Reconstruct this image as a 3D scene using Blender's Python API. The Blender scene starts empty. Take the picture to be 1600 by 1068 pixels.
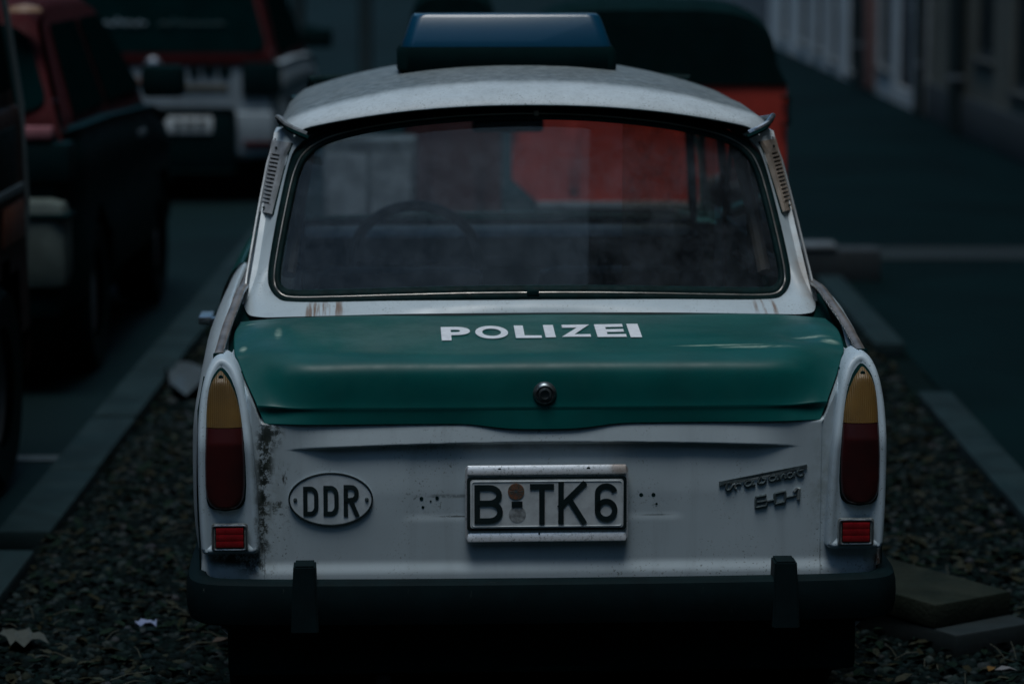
import bpy, bmesh, math, random
import numpy as np
from mathutils import Vector, Matrix, Quaternion
random.seed(7); np.random.seed(7)
R = math.radians; PI = math.pi
SC = bpy.context.scene; COL = SC.collection

# ------------------------------------------------------------------ camera, light, exposure
CAM_H = 1.85; PITCH = math.atan((534 + 120) / 4600.0)
cd = bpy.data.cameras.new('camera'); cam = bpy.data.objects.new('camera', cd); COL.objects.link(cam)
cam.location = (0, 0, CAM_H); cam.rotation_euler = (PI / 2 - PITCH, 0, 0)
cd.sensor_width = 36; cd.lens = 36 * 4600 / 1600.0; cd.clip_start = 0.1; cd.clip_end = 600
cd.dof.use_dof = True; cd.dof.focus_distance = 6.46; cd.dof.aperture_fstop = 2.6; cd.dof.aperture_blades = 9
SC.camera = cam
w = bpy.data.worlds.new('World'); SC.world = w; w.use_nodes = True
nt = w.node_tree; bg = nt.nodes['Background']
sky = nt.nodes.new('ShaderNodeTexSky'); sky.sky_type = 'NISHITA'; sky.sun_disc = False
sky.sun_elevation = R(77); sky.sun_rotation = R(165); sky.air_density = 1.2; sky.dust_density = 1.5; sky.ozone_density = 2.0
tn = nt.nodes.new('ShaderNodeMix'); tn.data_type = 'RGBA'; tn.blend_type = 'MULTIPLY'; tn.inputs[0].default_value = 1; tn.inputs[7].default_value = (.66, .95, 1.02, 1)
nt.links.new(sky.outputs[0], tn.inputs[6]); nt.links.new(tn.outputs[2], bg.inputs[0]); bg.inputs[1].default_value = 0.10
sl = bpy.data.lights.new('sun', 'SUN'); sun = bpy.data.objects.new('sun', sl); COL.objects.link(sun)
sl.energy = 1.55; sl.angle = R(26); sl.color = (1, .99, .98)
sun.rotation_euler = (R(90 - 77), 0, R(-15))
sun.location = (0, 0, 30)
SC.view_settings.view_transform = 'Standard'; SC.view_settings.look = 'None'
SC.view_settings.gamma = 1; SC.view_settings.use_curve_mapping = False
SC.view_settings.exposure = -0.25
SC.render.engine = 'CYCLES'
try:
    SC.cycles.use_denoising = True; SC.cycles.max_bounces = 8; SC.cycles.transparent_max_bounces = 16
except Exception: pass

# ------------------------------------------------------------------ helpers
def tag(o, label=None, category=None, group=None, kind=None):
    if label: o['label'] = label
    if category: o['category'] = category
    if group: o['group'] = group
    if kind: o['kind'] = kind
    return o
def empty(name, loc=(0, 0, 0), rz=0, **k):
    o = bpy.data.objects.new(name, None); COL.objects.link(o); o.location = loc; o.rotation_euler = (0, 0, rz)
    o.empty_display_size = .2
    return tag(o, **k)
def link(name, me, m=None, parent=None, smooth=True, ang=35, **k):
    o = bpy.data.objects.new(name, me); COL.objects.link(o)
    if m is not None and not len(me.materials):
        for q in (m if isinstance(m, (list, tuple)) else [m]): me.materials.append(q)
    if smooth and len(me.polygons):
        me.polygons.foreach_set('use_smooth', [True] * len(me.polygons))
        try: me.set_sharp_from_angle(angle=R(ang))
        except Exception: pass
    if parent is not None: o.parent = parent
    return tag(o, **k)
def mesh(name, v, f, m, parent=None, smooth=True, ang=35, fix=True, **k):
    me = bpy.data.meshes.new(name); me.from_pydata([tuple(map(float, p)) for p in v], [], f)
    if fix:
        bm = bmesh.new(); bm.from_mesh(me); bmesh.ops.recalc_face_normals(bm, faces=bm.faces); bm.to_mesh(me); bm.free()
    me.update()
    return link(name, me, m, parent, smooth, ang, **k)
class MB:
    def __init__(s): s.v = []; s.f = []
    def add(s, v, f):
        n = len(s.v); s.v += [tuple(p) for p in v]; s.f += [tuple(i + n for i in q) for q in f]; return s
    def box(s, a, b, bev=0.0, M=None, taper=None):
        (x0, y0, z0), (x1, y1, z1) = a, b
        bm = bmesh.new(); bmesh.ops.create_cube(bm, size=1)
        for q in bm.verts:
            q.co = Vector(((x0 + x1) / 2 + q.co.x * (x1 - x0), (y0 + y1) / 2 + q.co.y * (y1 - y0), (z0 + z1) / 2 + q.co.z * (z1 - z0)))
        if bev > 0: bmesh.ops.bevel(bm, geom=list(bm.edges), offset=bev, segments=2, affect='EDGES', profile=.6)
        if M is not None: bmesh.ops.transform(bm, matrix=M, verts=bm.verts)
        bm.verts.index_update(); s.add([q.co[:] for q in bm.verts], [[q.index for q in f.verts] for f in bm.faces]); bm.free(); return s
    def tube(s, pts, r, n=8, closed=False, caps=True, sec=None, up=(0, 0, 1)):
        P = [Vector(p) for p in pts]; N = len(P); v = []; U = Vector(up)
        for i, p in enumerate(P):
            a = P[(i - 1) % N] if (closed or i > 0) else p; b = P[(i + 1) % N] if (closed or i < N - 1) else p
            t = (b - a).normalized(); 
            sd = t.cross(U)
            if sd.length < 1e-4: sd = t.cross(Vector((1, 0, 0)))
            sd.normalize(); u2 = sd.cross(t).normalized()
            rr = r[i] if isinstance(r, (list, tuple)) else r
            if sec is None:
                for k in range(n):
                    an = 2 * PI * k / n; v.append(p + sd * (rr * math.cos(an)) + u2 * (rr * math.sin(an)))
            else:
                for (q1, q2) in sec: v.append(p + sd * (rr * q1) + u2 * (rr * q2))
        if sec is not None: n = len(sec)
        f = []
        for i in range(N if closed else N - 1):
            j = (i + 1) % N
            for k in range(n): l = (k + 1) % n; f.append((i * n + k, i * n + l, j * n + l, j * n + k))
        if caps and not closed: f.append(tuple(range(n - 1, -1, -1))); f.append(tuple((N - 1) * n + k for k in range(n)))
        return s.add([tuple(q) for q in v], f)
    def lathe(s, prof, c, axis='y', n=24):
        v = []; f = []; m = len(prof)
        for i in range(n):
            a = 2 * PI * i / n; ca, sa = math.cos(a), math.sin(a)
            for (r, h) in prof:
                if axis == 'y': v.append((c[0] + r * ca, c[1] + h, c[2] + r * sa))
                elif axis == 'x': v.append((c[0] + h, c[1] + r * ca, c[2] + r * sa))
                else: v.append((c[0] + r * ca, c[1] + r * sa, c[2] + h))
        for i in range(n):
            j = (i + 1) % n
            for k in range(m - 1): f.append((i * m + k, i * m + k + 1, j * m + k + 1, j * m + k))
        return s.add(v, f)
    def prism(s, poly, d, fn):
        """poly: list of 2-d pts; fn(a,b,t) -> point, t=0..1 across depth d"""
        n = len(poly); v = [fn(a, b, 0) for a, b in poly] + [fn(a, b, d) for a, b in poly]
        f = [tuple(range(n)), tuple(range(2 * n - 1, n - 1, -1))] + [(i, (i + 1) % n, n + (i + 1) % n, n + i) for i in range(n)]
        return s.add(v, f)
    def build(s, name, m, parent=None, **k): return mesh(name, s.v, s.f, m, parent, **k)
def grid(G, name, m, parent=None, thick=0, out=None, **k):
    G = np.asarray(G, float); a, b, _ = G.shape
    if out is not None:
        nn = np.cross(G[1:, :-1] - G[:-1, :-1], G[:-1, 1:] - G[:-1, :-1]).reshape(-1, 3).sum(0)
        if np.dot(nn, out) > 0: G = G[:, ::-1]
    f = [(i * b + j, i * b + j + 1, (i + 1) * b + j + 1, (i + 1) * b + j) for i in range(a - 1) for j in range(b - 1)]
    o = mesh(name, G.reshape(-1, 3), f, m, parent, fix=False, **k)
    if thick:
        md = o.modifiers.new('s', 'SOLIDIFY'); md.thickness = thick; md.offset = 0 if thick > 0 else 1
    return o
def cr(pts, t):
    """Catmull-Rom through pts (n,k) at params t in 0..n-1"""
    P = np.asarray(pts, float); n = len(P); t = np.clip(np.asarray(t, float), 0, n - 1 - 1e-9); i = np.floor(t).astype(int); u = (t - i)
    g = lambda k: P[np.clip(k, 0, n - 1)]
    p0 = np.where((i - 1 < 0)[:, None], 2 * P[0] - P[1], g(i - 1)); p1 = g(i); p2 = g(i + 1); p3 = np.where((i + 2 > n - 1)[:, None], 2 * P[-1] - P[-2], g(i + 2))
    u = u[:, None]
    return .5 * (2 * p1 + (p2 - p0) * u + (2 * p0 - 5 * p1 + 4 * p2 - p3) * u * u + (3 * p1 - p0 - 3 * p2 + p3) * u ** 3)
def crl(pts, n): return cr(pts, np.linspace(0, len(pts) - 1, n))
def rrect(w_, h_, r, n=5):
    o = []
    for cx, cy, a0 in ((w_ / 2 - r, h_ / 2 - r, 0), (-w_ / 2 + r, h_ / 2 - r, 90), (-w_ / 2 + r, -h_ / 2 + r, 180), (w_ / 2 - r, -h_ / 2 + r, 270)):
        for k in range(n + 1):
            a = R(a0 + 90 * k / n); o.append((cx + r * math.cos(a), cy + r * math.sin(a)))
    return o
def text_mesh(s, size=1, ext=0.0, off=0.0, align='LEFT'):
    c = bpy.data.curves.new('t', 'FONT'); c.body = s; c.size = size; c.extrude = ext; c.offset = off; c.align_x = align; c.resolution_u = 6
    o = bpy.data.objects.new('t', c); COL.objects.link(o)
    dg = bpy.context.evaluated_depsgraph_get(); me = bpy.data.meshes.new_from_object(o.evaluated_get(dg))
    V = [tuple(q.co) for q in me.vertices]; F = [tuple(p.vertices) for p in me.polygons]
    bpy.data.objects.remove(o); bpy.data.curves.remove(c); bpy.data.meshes.remove(me)
    return V, F
def glyph(ch, x0, x1, y0, y1, ext, off=0.02):
    """glyph stretched into a rectangle; z in -ext..ext"""
    V, F = text_mesh(ch, 1, .5, off); A = np.array(V)
    mn = A.min(0); mx = A.max(0)
    A[:, 0] = x0 + (A[:, 0] - mn[0]) / (mx[0] - mn[0]) * (x1 - x0)
    A[:, 1] = y0 + (A[:, 1] - mn[1]) / (mx[1] - mn[1]) * (y1 - y0)
    A[:, 2] = np.where(A[:, 2] > 0, ext, -ext)
    return A, F

def arc(cx, cy, rx, ry, a0, a1, n=10): return [(cx + rx * math.cos(R(a0 + (a1 - a0) * k / n)), cy + ry * math.sin(R(a0 + (a1 - a0) * k / n))) for k in range(n + 1)]
DIN = {  # centre lines in a box of height 1, width w (given per letter)
 'B': lambda w: [[(0, 0), (0, 1)], [(0, 1), (w * .52, 1)] + arc(w * .52, .765, w * .44, .235, 90, -90) + [(0, .53)], [(0, .53), (w * .55, .53)] + arc(w * .55, .265, w * .45, .265, 90, -90) + [(0, 0)]],
 'T': lambda w: [[(0, 1), (w, 1)], [(w / 2, .96), (w / 2, -.06)]],
 'K': lambda w: [[(0, -.06), (0, 1.06)], [(w, 1.06), (0, .40)], [(w * .36, .62), (w, -.06)]],
 '6': lambda w: [arc(w / 2, .78, w / 2, .22, 12, 180, 14) + [(0, .27)] + arc(w / 2, .27, w / 2, .27, 180, 540, 32)],
 'D': lambda w: [[(0, 0), (0, 1)], [(0, 1), (w * .45, 1)] + arc(w * .45, .72, w * .55, .28, 90, 0) + arc(w * .45, .28, w * .55, .28, 0, -90) + [(0, 0)]],
 'R': lambda w: [[(0, -.06), (0, 1)], [(0, 1), (w * .5, 1)] + arc(w * .5, .75, w * .5, .25, 90, -90) + [(0, .50)], [(w * .42, .50), (w, -.06)]],
 '-': lambda w: [[(0, .5), (w, .5)]],
}
def stroke_glyph(ch, x0, x1, y0, y1, sw, ext):
    h = y1 - y0 - sw; ww = x1 - x0 - sw; A = []; F = []
    for j, path in enumerate(DIN[ch](ww / h)):
        P = [np.array([x0 + sw / 2 + a * h, y0 + sw / 2 + q * h]) for a, q in path]; P = [P[0]] + [b2 for a2, b2 in zip(P, P[1:]) if np.linalg.norm(b2 - a2) > 1e-5]; n = len(P); L_ = []; Rr = []
        for i in range(n):
            d0 = P[i] - P[i - 1] if i > 0 else P[i + 1] - P[i]; d1 = P[i + 1] - P[i] if i < n - 1 else d0
            d0 = d0 / (np.linalg.norm(d0) + 1e-9); d1 = d1 / (np.linalg.norm(d1) + 1e-9); t = d0 + d1; t /= np.linalg.norm(t) + 1e-9
            m_ = np.array([-t[1], t[0]]) * sw / 2 / max(.5, float(np.dot(t, d0))); p = P[i]
            if i == 0 and ch != '6': p = p - d1 * sw * .5 * (0 if ch in 'K' and j == 2 else 1)
            if i == n - 1 and ch != '6': p = p + d0 * sw * .5
            L_.append(p + m_); Rr.append(p - m_)
        k = len(A); e = ext + j * .00012
        for q in (L_, Rr):
            for z in (-ext, e): A += [(float(p[0]), float(p[1]), z) for p in q]
        a, b_, c_, d = k, k + n, k + 2 * n, k + 3 * n     # L back, L front, R back, R front
        for i in range(n - 1): F += [(b_ + i, b_ + i + 1, d + i + 1, d + i), (a + i, a + i + 1, b_ + i + 1, b_ + i), (c_ + i, d + i, d + i + 1, c_ + i + 1)]
        F += [(a, b_, d, c_), (a + n - 1, c_ + n - 1, d + n - 1, b_ + n - 1)]
    return np.array(A), F
# ------------------------------------------------------------------ materials
MATS = {}
class NB:
    def __init__(s, name):
        s.m = bpy.data.materials.new(name); s.m.use_nodes = True; s.t = s.m.node_tree; s.n = s.t.nodes; s.p = s.n['Principled BSDF']
        s.tc = s.n.new('ShaderNodeTexCoord').outputs['Object']
    def L(s, a, b): s.t.links.new(a, b)
    def noise(s, sc, det=4, rough=.6, vec=None, dist=0):
        q = s.n.new('ShaderNodeTexNoise'); q.inputs['Scale'].default_value = sc; q.inputs['Detail'].default_value = det; q.inputs['Roughness'].default_value = rough
        q.inputs['Distortion'].default_value = dist; s.L(vec or s.tc, q.inputs['Vector']); return q.outputs['Fac']
    def scale(s, v): 
        q = s.n.new('ShaderNodeVectorMath'); q.operation = 'MULTIPLY'; s.L(s.tc, q.inputs[0]); q.inputs[1].default_value = v; return q.outputs[0]
    def ramp(s, a, lo, hi, o0=0., o1=1., smooth=True):
        q = s.n.new('ShaderNodeMapRange'); q.interpolation_type = 'SMOOTHSTEP' if smooth else 'LINEAR'
        s.L(a, q.inputs['Value'])
        for k, v in zip(('From Min', 'From Max', 'To Min', 'To Max'), (lo, hi, o0, o1)): q.inputs[k].default_value = v
        return q.outputs['Result']
    def math(s, op, a, b=None):
        q = s.n.new('ShaderNodeMath'); q.operation = op
        for i, v in enumerate((a, b)):
            if v is None: continue
            if isinstance(v, (int, float)): q.inputs[i].default_value = v
            else: s.L(v, q.inputs[i])
        return q.outputs[0]
    def mix(s, fac, a, b):
        q = s.n.new('ShaderNodeMix'); q.data_type = 'RGBA'
        for sock, v in ((q.inputs[0], fac), (q.inputs[6], a), (q.inputs[7], b)):
            if isinstance(v, (int, float)): sock.default_value = v
            elif isinstance(v, tuple): sock.default_value = (*v, 1) if len(v) == 3 else v
            else: s.L(v, sock)
        return q.outputs[2]
    def blob(s, c, sz, lo=1.0, hi=.4):
        """soft ellipsoid mask in object space"""
        q = s.n.new('ShaderNodeVectorMath'); q.operation = 'SUBTRACT'; s.L(s.tc, q.inputs[0]); q.inputs[1].default_value = c
        d = s.n.new('ShaderNodeVectorMath'); d.operation = 'DIVIDE'; s.L(q.outputs[0], d.inputs[0]); d.inputs[1].default_value = sz
        l = s.n.new('ShaderNodeVectorMath'); l.operation = 'LENGTH'; s.L(d.outputs[0], l.inputs[0])
        return s.ramp(l.outputs['Value'], lo, hi)
    def bump(s, h, st=.3, dist=.002):
        q = s.n.new('ShaderNodeBump'); q.inputs['Strength'].default_value = st; q.inputs['Distance'].default_value = dist; s.L(h, q.inputs['Height'])
        s.L(q.outputs[0], s.p.inputs['Normal'])
    def upness(s, lo, hi):
        g = s.n.new('ShaderNodeNewGeometry'); x = s.n.new('ShaderNodeSeparateXYZ'); s.L(g.outputs['Normal'], x.inputs[0]); return s.ramp(x.outputs[2], lo, hi)
    def sep(s):
        x = s.n.new('ShaderNodeSeparateXYZ'); s.L(s.tc, x.inputs[0]); return x.outputs
def simple(name, col, rough=.6, metal=0., var=.15, sc=8., bump=0., bsc=60, coat=0., spec=.5, col2=None):
    b = NB(name); p = b.p
    c2 = col2 or tuple(c * (1 - var) for c in col); c1 = tuple(min(1, c * (1 + var * .6)) for c in col)
    n = b.noise(sc, 5)
    b.L(b.mix(b.ramp(n, .35, .65), c1, c2), p.inputs['Base Color'])
    b.L(b.ramp(b.noise(sc * 2.3, 4), .3, .7, max(0, rough - .08), min(1, rough + .1)), p.inputs['Roughness'])
    p.inputs['Metallic'].default_value = metal; p.inputs['Coat Weight'].default_value = coat; p.inputs['Specular IOR Level'].default_value = spec
    if bump: b.bump(b.noise(bsc, 4), bump, .003)
    MATS[name] = b.m; return b.m

def paint_white(name, tone=(.52, .615, .665), rust=True, weather=0.):
    b = NB(name); p = b.p
    soft = b.ramp(b.noise(3.5, 3), .35, .7); c = b.mix(b.math('MULTIPLY', soft, .5), tone, tuple(q * .78 for q in tone))
    stre = b.noise(1, 5, .6, b.scale((26, 26, 2.2))); c = b.mix(b.math('MULTIPLY', b.ramp(stre, .5, .8), .35), c, tuple(q * .6 for q in tone))
    fine = b.noise(210, 2, .5); c = b.mix(b.math('MULTIPLY', b.math('MULTIPLY', b.ramp(fine, .62, .70), b.ramp(b.noise(6, 4, .6), .42, .66)), .75), c, (.10, .12, .11))
    mid = b.noise(48, 6, .75); c = b.mix(b.math('MULTIPLY', b.ramp(mid, .655, .74), .6), c, (.12, .13, .12))
    if weather:
        q = b.noise(1, 6, .75, b.scale((90, 90, 60))); c = b.mix(b.math('MULTIPLY', b.ramp(q, .45, .75), weather * .5), c, (.16, .18, .18))
        q = b.noise(9, 5, .7); c = b.mix(b.math('MULTIPLY', b.ramp(q, .4, .7), weather * .3), c, (.20, .22, .23))
        yy = b.math('ADD', b.sep()[1], b.math('MULTIPLY', b.math('SUBTRACT', b.noise(1, 5, .7, b.scale((30, 4, 4))), .5), .05))
        grime_shade = b.math('MULTIPLY', b.ramp(yy, .755, .86), b.ramp(b.noise(1, 6, .75, b.scale((40, 40, 40))), .25, .7, .55, .92)); c = b.mix(grime_shade, c, (.055, .078, .082))  # grime film that also paints in the darker shading of the flat roof top
    if rust:
        # algae and grime beside the tail lights, rust under the window corners (stains with a shape of their own)
        n1 = b.noise(70, 8, .8); n2 = b.noise(16, 5, .7)
        for (cc, sz, th, am) in (((-.606, .0, .70), (.028, .3, .13), .49, .97), ((-.612, .0, .56), (.022, .3, .13), .49, .97), ((-.575, .0, .62), (.05, .3, .11), .575, .9), ((-.605, -.02, .65), (.02, .3, .25), .50, .8), ((-.675, -.02, .482), (.085, .2, .026), .475, 1.), ((-.63, .0, .47), (.06, .2, .035), .52, .9), ((-.20, 0, .617), (.11, .2, .006), .47, .5), ((-.19, 0, .572), (.06, .2, .0025), .44, .8), ((-.24, 0, .60), (.035, .2, .03), .56, .8), ((.25, 0, .585), (.035, .2, .03), .57, .8), ((.245, 0, .572), (.05, .2, .0022), .46, .6), ((-.30, 0, .725), (.10, .2, .02), .54, .6), ((.612, 0, .66), (.022, .3, .28), .6, .8), ((.70, 0, .455), (.035, .2, .02), .56, .7), ((-.585, 0, .76), (.03, .2, .05), .5, .9)):
            mk = b.math('MULTIPLY', b.blob(cc, sz, 1.0, .25), b.ramp(b.math('ADD', b.math('MULTIPLY', n1, .55), b.math('MULTIPLY', n2, .45)), th - .03, th + .03))
            c = b.mix(b.math('MULTIPLY', mk, am), c, (.009, .016, .011))
        for cc, sz in (((-.60, 0, .63), (.06, .3, .22)), ((-.66, 0, .475), (.11, .2, .05)), ((.61, 0, .62), (.045, .3, .26)), ((0, 0, .775), (.6, .2, .012)), ((0, 0, .724), (.42, .2, .02))):
            mk = b.math('MULTIPLY', b.blob(cc, sz, 1., .0), b.ramp(b.noise(22, 6, .7), .38, .68)); c = b.mix(b.math('MULTIPLY', mk, .5), c, (.17, .19, .165))
        rs = b.noise(1, 6, .7, b.scale((75, 3, 3))); rn = b.noise(1, 2, .5, b.scale((160, 4, 6)))
        for cx, sx, cz in ((-.468, .05, .985), (.545, .05, .985), (-.51, .02, .97)):
            mk = b.math('MULTIPLY', b.blob((cx, .43, cz), (sx, .12, .045), 1., .5), b.ramp(rs, .47, .60))
            c = b.mix(b.math('MULTIPLY', mk, .85), c, (.16, .075, .028))
            mk = b.math('MULTIPLY', b.blob((cx, .43, .998), (sx * 1.0, .12, .017), 1., .4), b.ramp(n1, .42, .5))
            c = b.mix(mk, c, (.012, .010, .008))
        mk = b.math('MULTIPLY', b.blob((.655, .6, 1.15), (.05, .5, .33), 1., .3), b.ramp(b.noise(7, 5, .7), .3, .65))
        c = b.mix(b.math('MULTIPLY', mk, .62), c, (.30, .215, .15))
        # rust bloom at the bottom right corner and scuffs
        mk = b.math('MULTIPLY', b.blob((.742, 0, .46), (.02, .2, .03), 1., .2), b.ramp(n1, .4, .52)); c = b.mix(mk, c, (.13, .05, .02))
        mk = b.math('MULTIPLY', b.blob((-.585, 0, .66), (.05, .2, .05), 1., .3), b.ramp(b.noise(1, 6, .8, b.scale((90, 90, 26))), .56, .62)); c = b.mix(mk, c, (.03, .035, .03))
    b.L(c, p.inputs['Base Color'])
    b.L(b.ramp(b.noise(12, 5), .3, .7, .38 + weather * .25, .6 + weather * .25), p.inputs['Roughness'])
    p.inputs['Coat Weight'].default_value = .25 * (1 - weather); p.inputs['Coat Roughness'].default_value = .3
    b.bump(b.noise(30, 5), .12, .001)
    MATS[name] = b.m; return b.m
W_PAINT = paint_white('white_paint'); ROOFP = paint_white('weathered_roof_paint', (.60, .68, .72), False, .6)
HOUSEP = paint_white('tail_housing_paint', (.54, .66, .74), True)
b = NB('green_paint'); p = b.p
c = b.mix(b.ramp(b.noise(4, 4), .3, .7), (.0005, .095, .088), (.0005, .072, .068))
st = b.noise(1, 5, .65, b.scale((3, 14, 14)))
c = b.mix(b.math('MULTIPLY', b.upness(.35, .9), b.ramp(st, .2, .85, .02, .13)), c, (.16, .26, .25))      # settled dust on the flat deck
c = b.mix(b.math('MULTIPLY', b.ramp(b.noise(60, 7, .8), .71, .77), .4), c, (.01, .02, .02))
for cc, sz in (((.475, .10, .925), (.11, .012, .03)), ((.40, .118, .926), (.13, .010, .03)), ((.61, .19, .935), (.055, .012, .05)), ((.645, .16, .93), (.030, .022, .04)), ((-.645, .33, .945), (.018, .012, .03)), ((-.655, .14, .93), (.012, .02, .04)), ((-.58, .22, .945), (.012, .06, .04))):  # sky glints painted as pale streaks on the deck and shoulders
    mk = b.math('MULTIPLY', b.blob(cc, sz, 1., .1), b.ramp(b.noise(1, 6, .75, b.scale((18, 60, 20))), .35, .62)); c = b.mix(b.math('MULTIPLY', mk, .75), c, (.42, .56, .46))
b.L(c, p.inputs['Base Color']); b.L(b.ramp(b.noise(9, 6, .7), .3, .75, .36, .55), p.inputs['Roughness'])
p.inputs['Coat Weight'].default_value = .07; p.inputs['Coat Roughness'].default_value = .3; p.inputs['Specular IOR Level'].default_value = .2
b.bump(b.noise(26, 5), .10, .001)
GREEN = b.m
DGREEN = simple('dark_green_door_paint', (.004, .085, .078), .35, coat=.3)
RUB = simple('black_rubber', (.001, .015, .016), .65, var=.3, sc=30, bump=.1, spec=.12)
RUBM = simple('matt_black_rubber', (.001, .020, .020), .85, spec=.05)
b = NB('bumper_black'); b.p.inputs['Specular IOR Level'].default_value = .12; c = b.mix(b.ramp(b.noise(12, 6, .7), .35, .7), (.001, .0075, .0095), (.0016, .0115, .014))
c = b.mix(b.math('MULTIPLY', b.math('MULTIPLY', b.ramp(b.noise(1, 7, .85, b.scale((70, 70, 16))), .63, .70), b.ramp(b.noise(5, 3), .48, .62)), .8), c, (.20, .22, .21))
c = b.mix(b.math('MULTIPLY', b.ramp(b.noise(14, 8, .85), .62, .72), .5), c, (.035, .045, .04))
b.L(c, b.p.inputs['Base Color']); b.p.inputs['Roughness'].default_value = .72; b.bump(b.noise(50, 5), .2, .001); BUMP = b.m
CHROME = simple('dull_chrome', (.50, .53, .56), .34, 1., var=.25, sc=22, bump=.1, bsc=90)
TAN = simple('weathered_trim_metal', (.34, .30, .27), .42, .7, var=.3, sc=18)
b = NB('pitted_plate_frame'); c = b.mix(b.ramp(b.noise(150, 6, .8), .50, .70), (.86, .90, .94), (.25, .29, .29)); c = b.mix(b.math('MULTIPLY', b.blob((.165, 0, .68), (.03, .1, .02)), .6), c, (.35, .22, .13))
b.L(c, b.p.inputs['Base Color']); b.p.inputs['Metallic'].default_value = .6; b.p.inputs['Roughness'].default_value = .45; b.bump(b.noise(160, 4), .3, .001); PFR = b.m
PLATE = simple('plate_white', (.64, .69, .71), .5, var=.12, sc=40, bump=.1)
BLK = simple('sign_black', (.006, .018, .020), .5, var=.2)
LETW = simple('letter_white', (.84, .88, .93), .5, var=.08, sc=60)
BADGE = simple('tarnished_badge', (.085, .12, .13), .6, .2, var=.4, sc=120, bump=.2, bsc=200)
BADGEH = simple('badge_bare_metal', (.5, .55, .55), .4, .8, var=.3, sc=90)
b = NB('amber_plastic'); c = b.mix(b.ramp(b.noise(9, 4), .3, .7), (.165, .088, .014), (.105, .058, .011)); c = b.mix(b.math('MULTIPLY', b.ramp(b.noise(80, 6, .8), .62, .7), .5), c, (.08, .05, .02))
b.L(c, b.p.inputs['Base Color']); b.p.inputs['Roughness'].default_value = .5; b.p.inputs['Coat Weight'].default_value = .1
b.p.inputs['Subsurface Weight'].default_value = .15; b.p.inputs['Subsurface Radius'].default_value = (.02, .01, .004)
wv = b.n.new('ShaderNodeTexWave'); wv.bands_direction = 'X'; wv.inputs['Scale'].default_value = 75; b.L(b.tc, wv.inputs['Vector']); b.bump(wv.outputs['Fac'], .5, .0012); AMB = b.m
b = NB('dark_red_plastic'); c = b.mix(b.ramp(b.noise(7, 4), .3, .7), (.050, .006, .006), (.026, .005, .006)); c = b.mix(b.math('MULTIPLY', b.ramp(b.noise(1, 7, .8, b.scale((90, 90, 20))), .70, .74), .6), c, (.3, .12, .09))
b.L(c, b.p.inputs['Base Color']); b.p.inputs['Roughness'].default_value = .32; b.p.inputs['Coat Weight'].default_value = .35; REDL = b.m
REFR = simple('reflector_red', (.26, .008, .012), .3, var=.25, sc=30, coat=.4)
SMOKE = simple('hose_dark_metal', (.03, .03, .03), .6, .5)
b = NB('blue_lens'); b.p.inputs['Base Color'].default_value = (.0003, .050, .105, 1); b.p.inputs['Roughness'].default_value = .28; b.p.inputs['Coat Weight'].default_value = .4
b.p.inputs['Subsurface Weight'].default_value = .1; b.p.inputs['Subsurface Radius'].default_value = (.01, .02, .06); b.bump(b.noise(14, 3), .1, .002); BLUE = b.m
def glass_mat(name, tint=(.75, .82, .84), dust=.06, dcol=(.4, .48, .55), ior=1.45, rough=.03, bands=False):
    m = bpy.data.materials.new(name); m.use_nodes = True; t = m.node_tree; n = t.nodes; n.clear()
    out = n.new('ShaderNodeOutputMaterial'); tr = n.new('ShaderNodeBsdfTransparent'); tr.inputs[0].default_value = (*tint, 1)
    gl = n.new('ShaderNodeBsdfGlossy'); gl.inputs['Roughness'].default_value = rough; fr = n.new('ShaderNodeFresnel'); fr.inputs[0].default_value = ior
    gm = n.new('ShaderNodeNewGeometry'); ic = n.new('ShaderNodeMath'); ic.operation = 'SUBTRACT'; ic.inputs[0].default_value = 1; t.links.new(gm.outputs['Backfacing'], ic.inputs[1])
    fm = n.new('ShaderNodeMath'); fm.operation = 'MULTIPLY'; t.links.new(fr.outputs[0], fm.inputs[0]); t.links.new(ic.outputs[0], fm.inputs[1])
    m1 = n.new('ShaderNodeMixShader'); t.links.new(fm.outputs[0], m1.inputs[0]); t.links.new(tr.outputs[0], m1.inputs[1]); t.links.new(gl.outputs[0], m1.inputs[2])
    df = n.new('ShaderNodeBsdfDiffuse'); df.inputs[0].default_value = (*dcol, 1)
    tc = n.new('ShaderNodeTexCoord'); nz = n.new('ShaderNodeTexNoise'); nz.inputs['Scale'].default_value = 14; nz.inputs['Detail'].default_value = 9; nz.inputs['Roughness'].default_value = .75; t.links.new(tc.outputs['Object'], nz.inputs['Vector'])
    mr = n.new('ShaderNodeMapRange'); mr.inputs[1].default_value = .38; mr.inputs[2].default_value = .68; mr.inputs[3].default_value = dust * .35; mr.inputs[4].default_value = dust * 1.8; t.links.new(nz.outputs['Fac'], mr.inputs[0])
    m2 = n.new('ShaderNodeMixShader'); t.links.new(mr.outputs[0], m2.inputs[0]); t.links.new(m1.outputs[0], m2.inputs[1]); t.links.new(df.outputs[0], m2.inputs[2])
    t.links.new(m2.outputs[0], out.inputs[0]); return m
GLASS = glass_mat('dusty_window_glass', (.86, .92, .94), .06, (.30, .38, .46)); GLASSS = glass_mat('side_window_glass', (.10, .10, .09), .14, (.15, .12, .08)); GLASSF = glass_mat('windscreen_glass', (.9, .93, .93), .03)
INT = simple('interior_dark_vinyl', (.02, .032, .036), .7, var=.3); INTB = simple('interior_brown_trim', (.10, .075, .055), .7, var=.3)
TYRE = simple('tyre_rubber', (.001, .013, .014), .8, var=.3, sc=40, bump=.2, spec=.1); RIM = simple('rim_grey', (.25, .26, .28), .45, .4)
CARGL = simple('car_window_dark', (.0008, .009, .010), .5, spec=.0); CBLK = simple('car_trim_black', (.001, .014, .016), .6, spec=.08)
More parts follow.
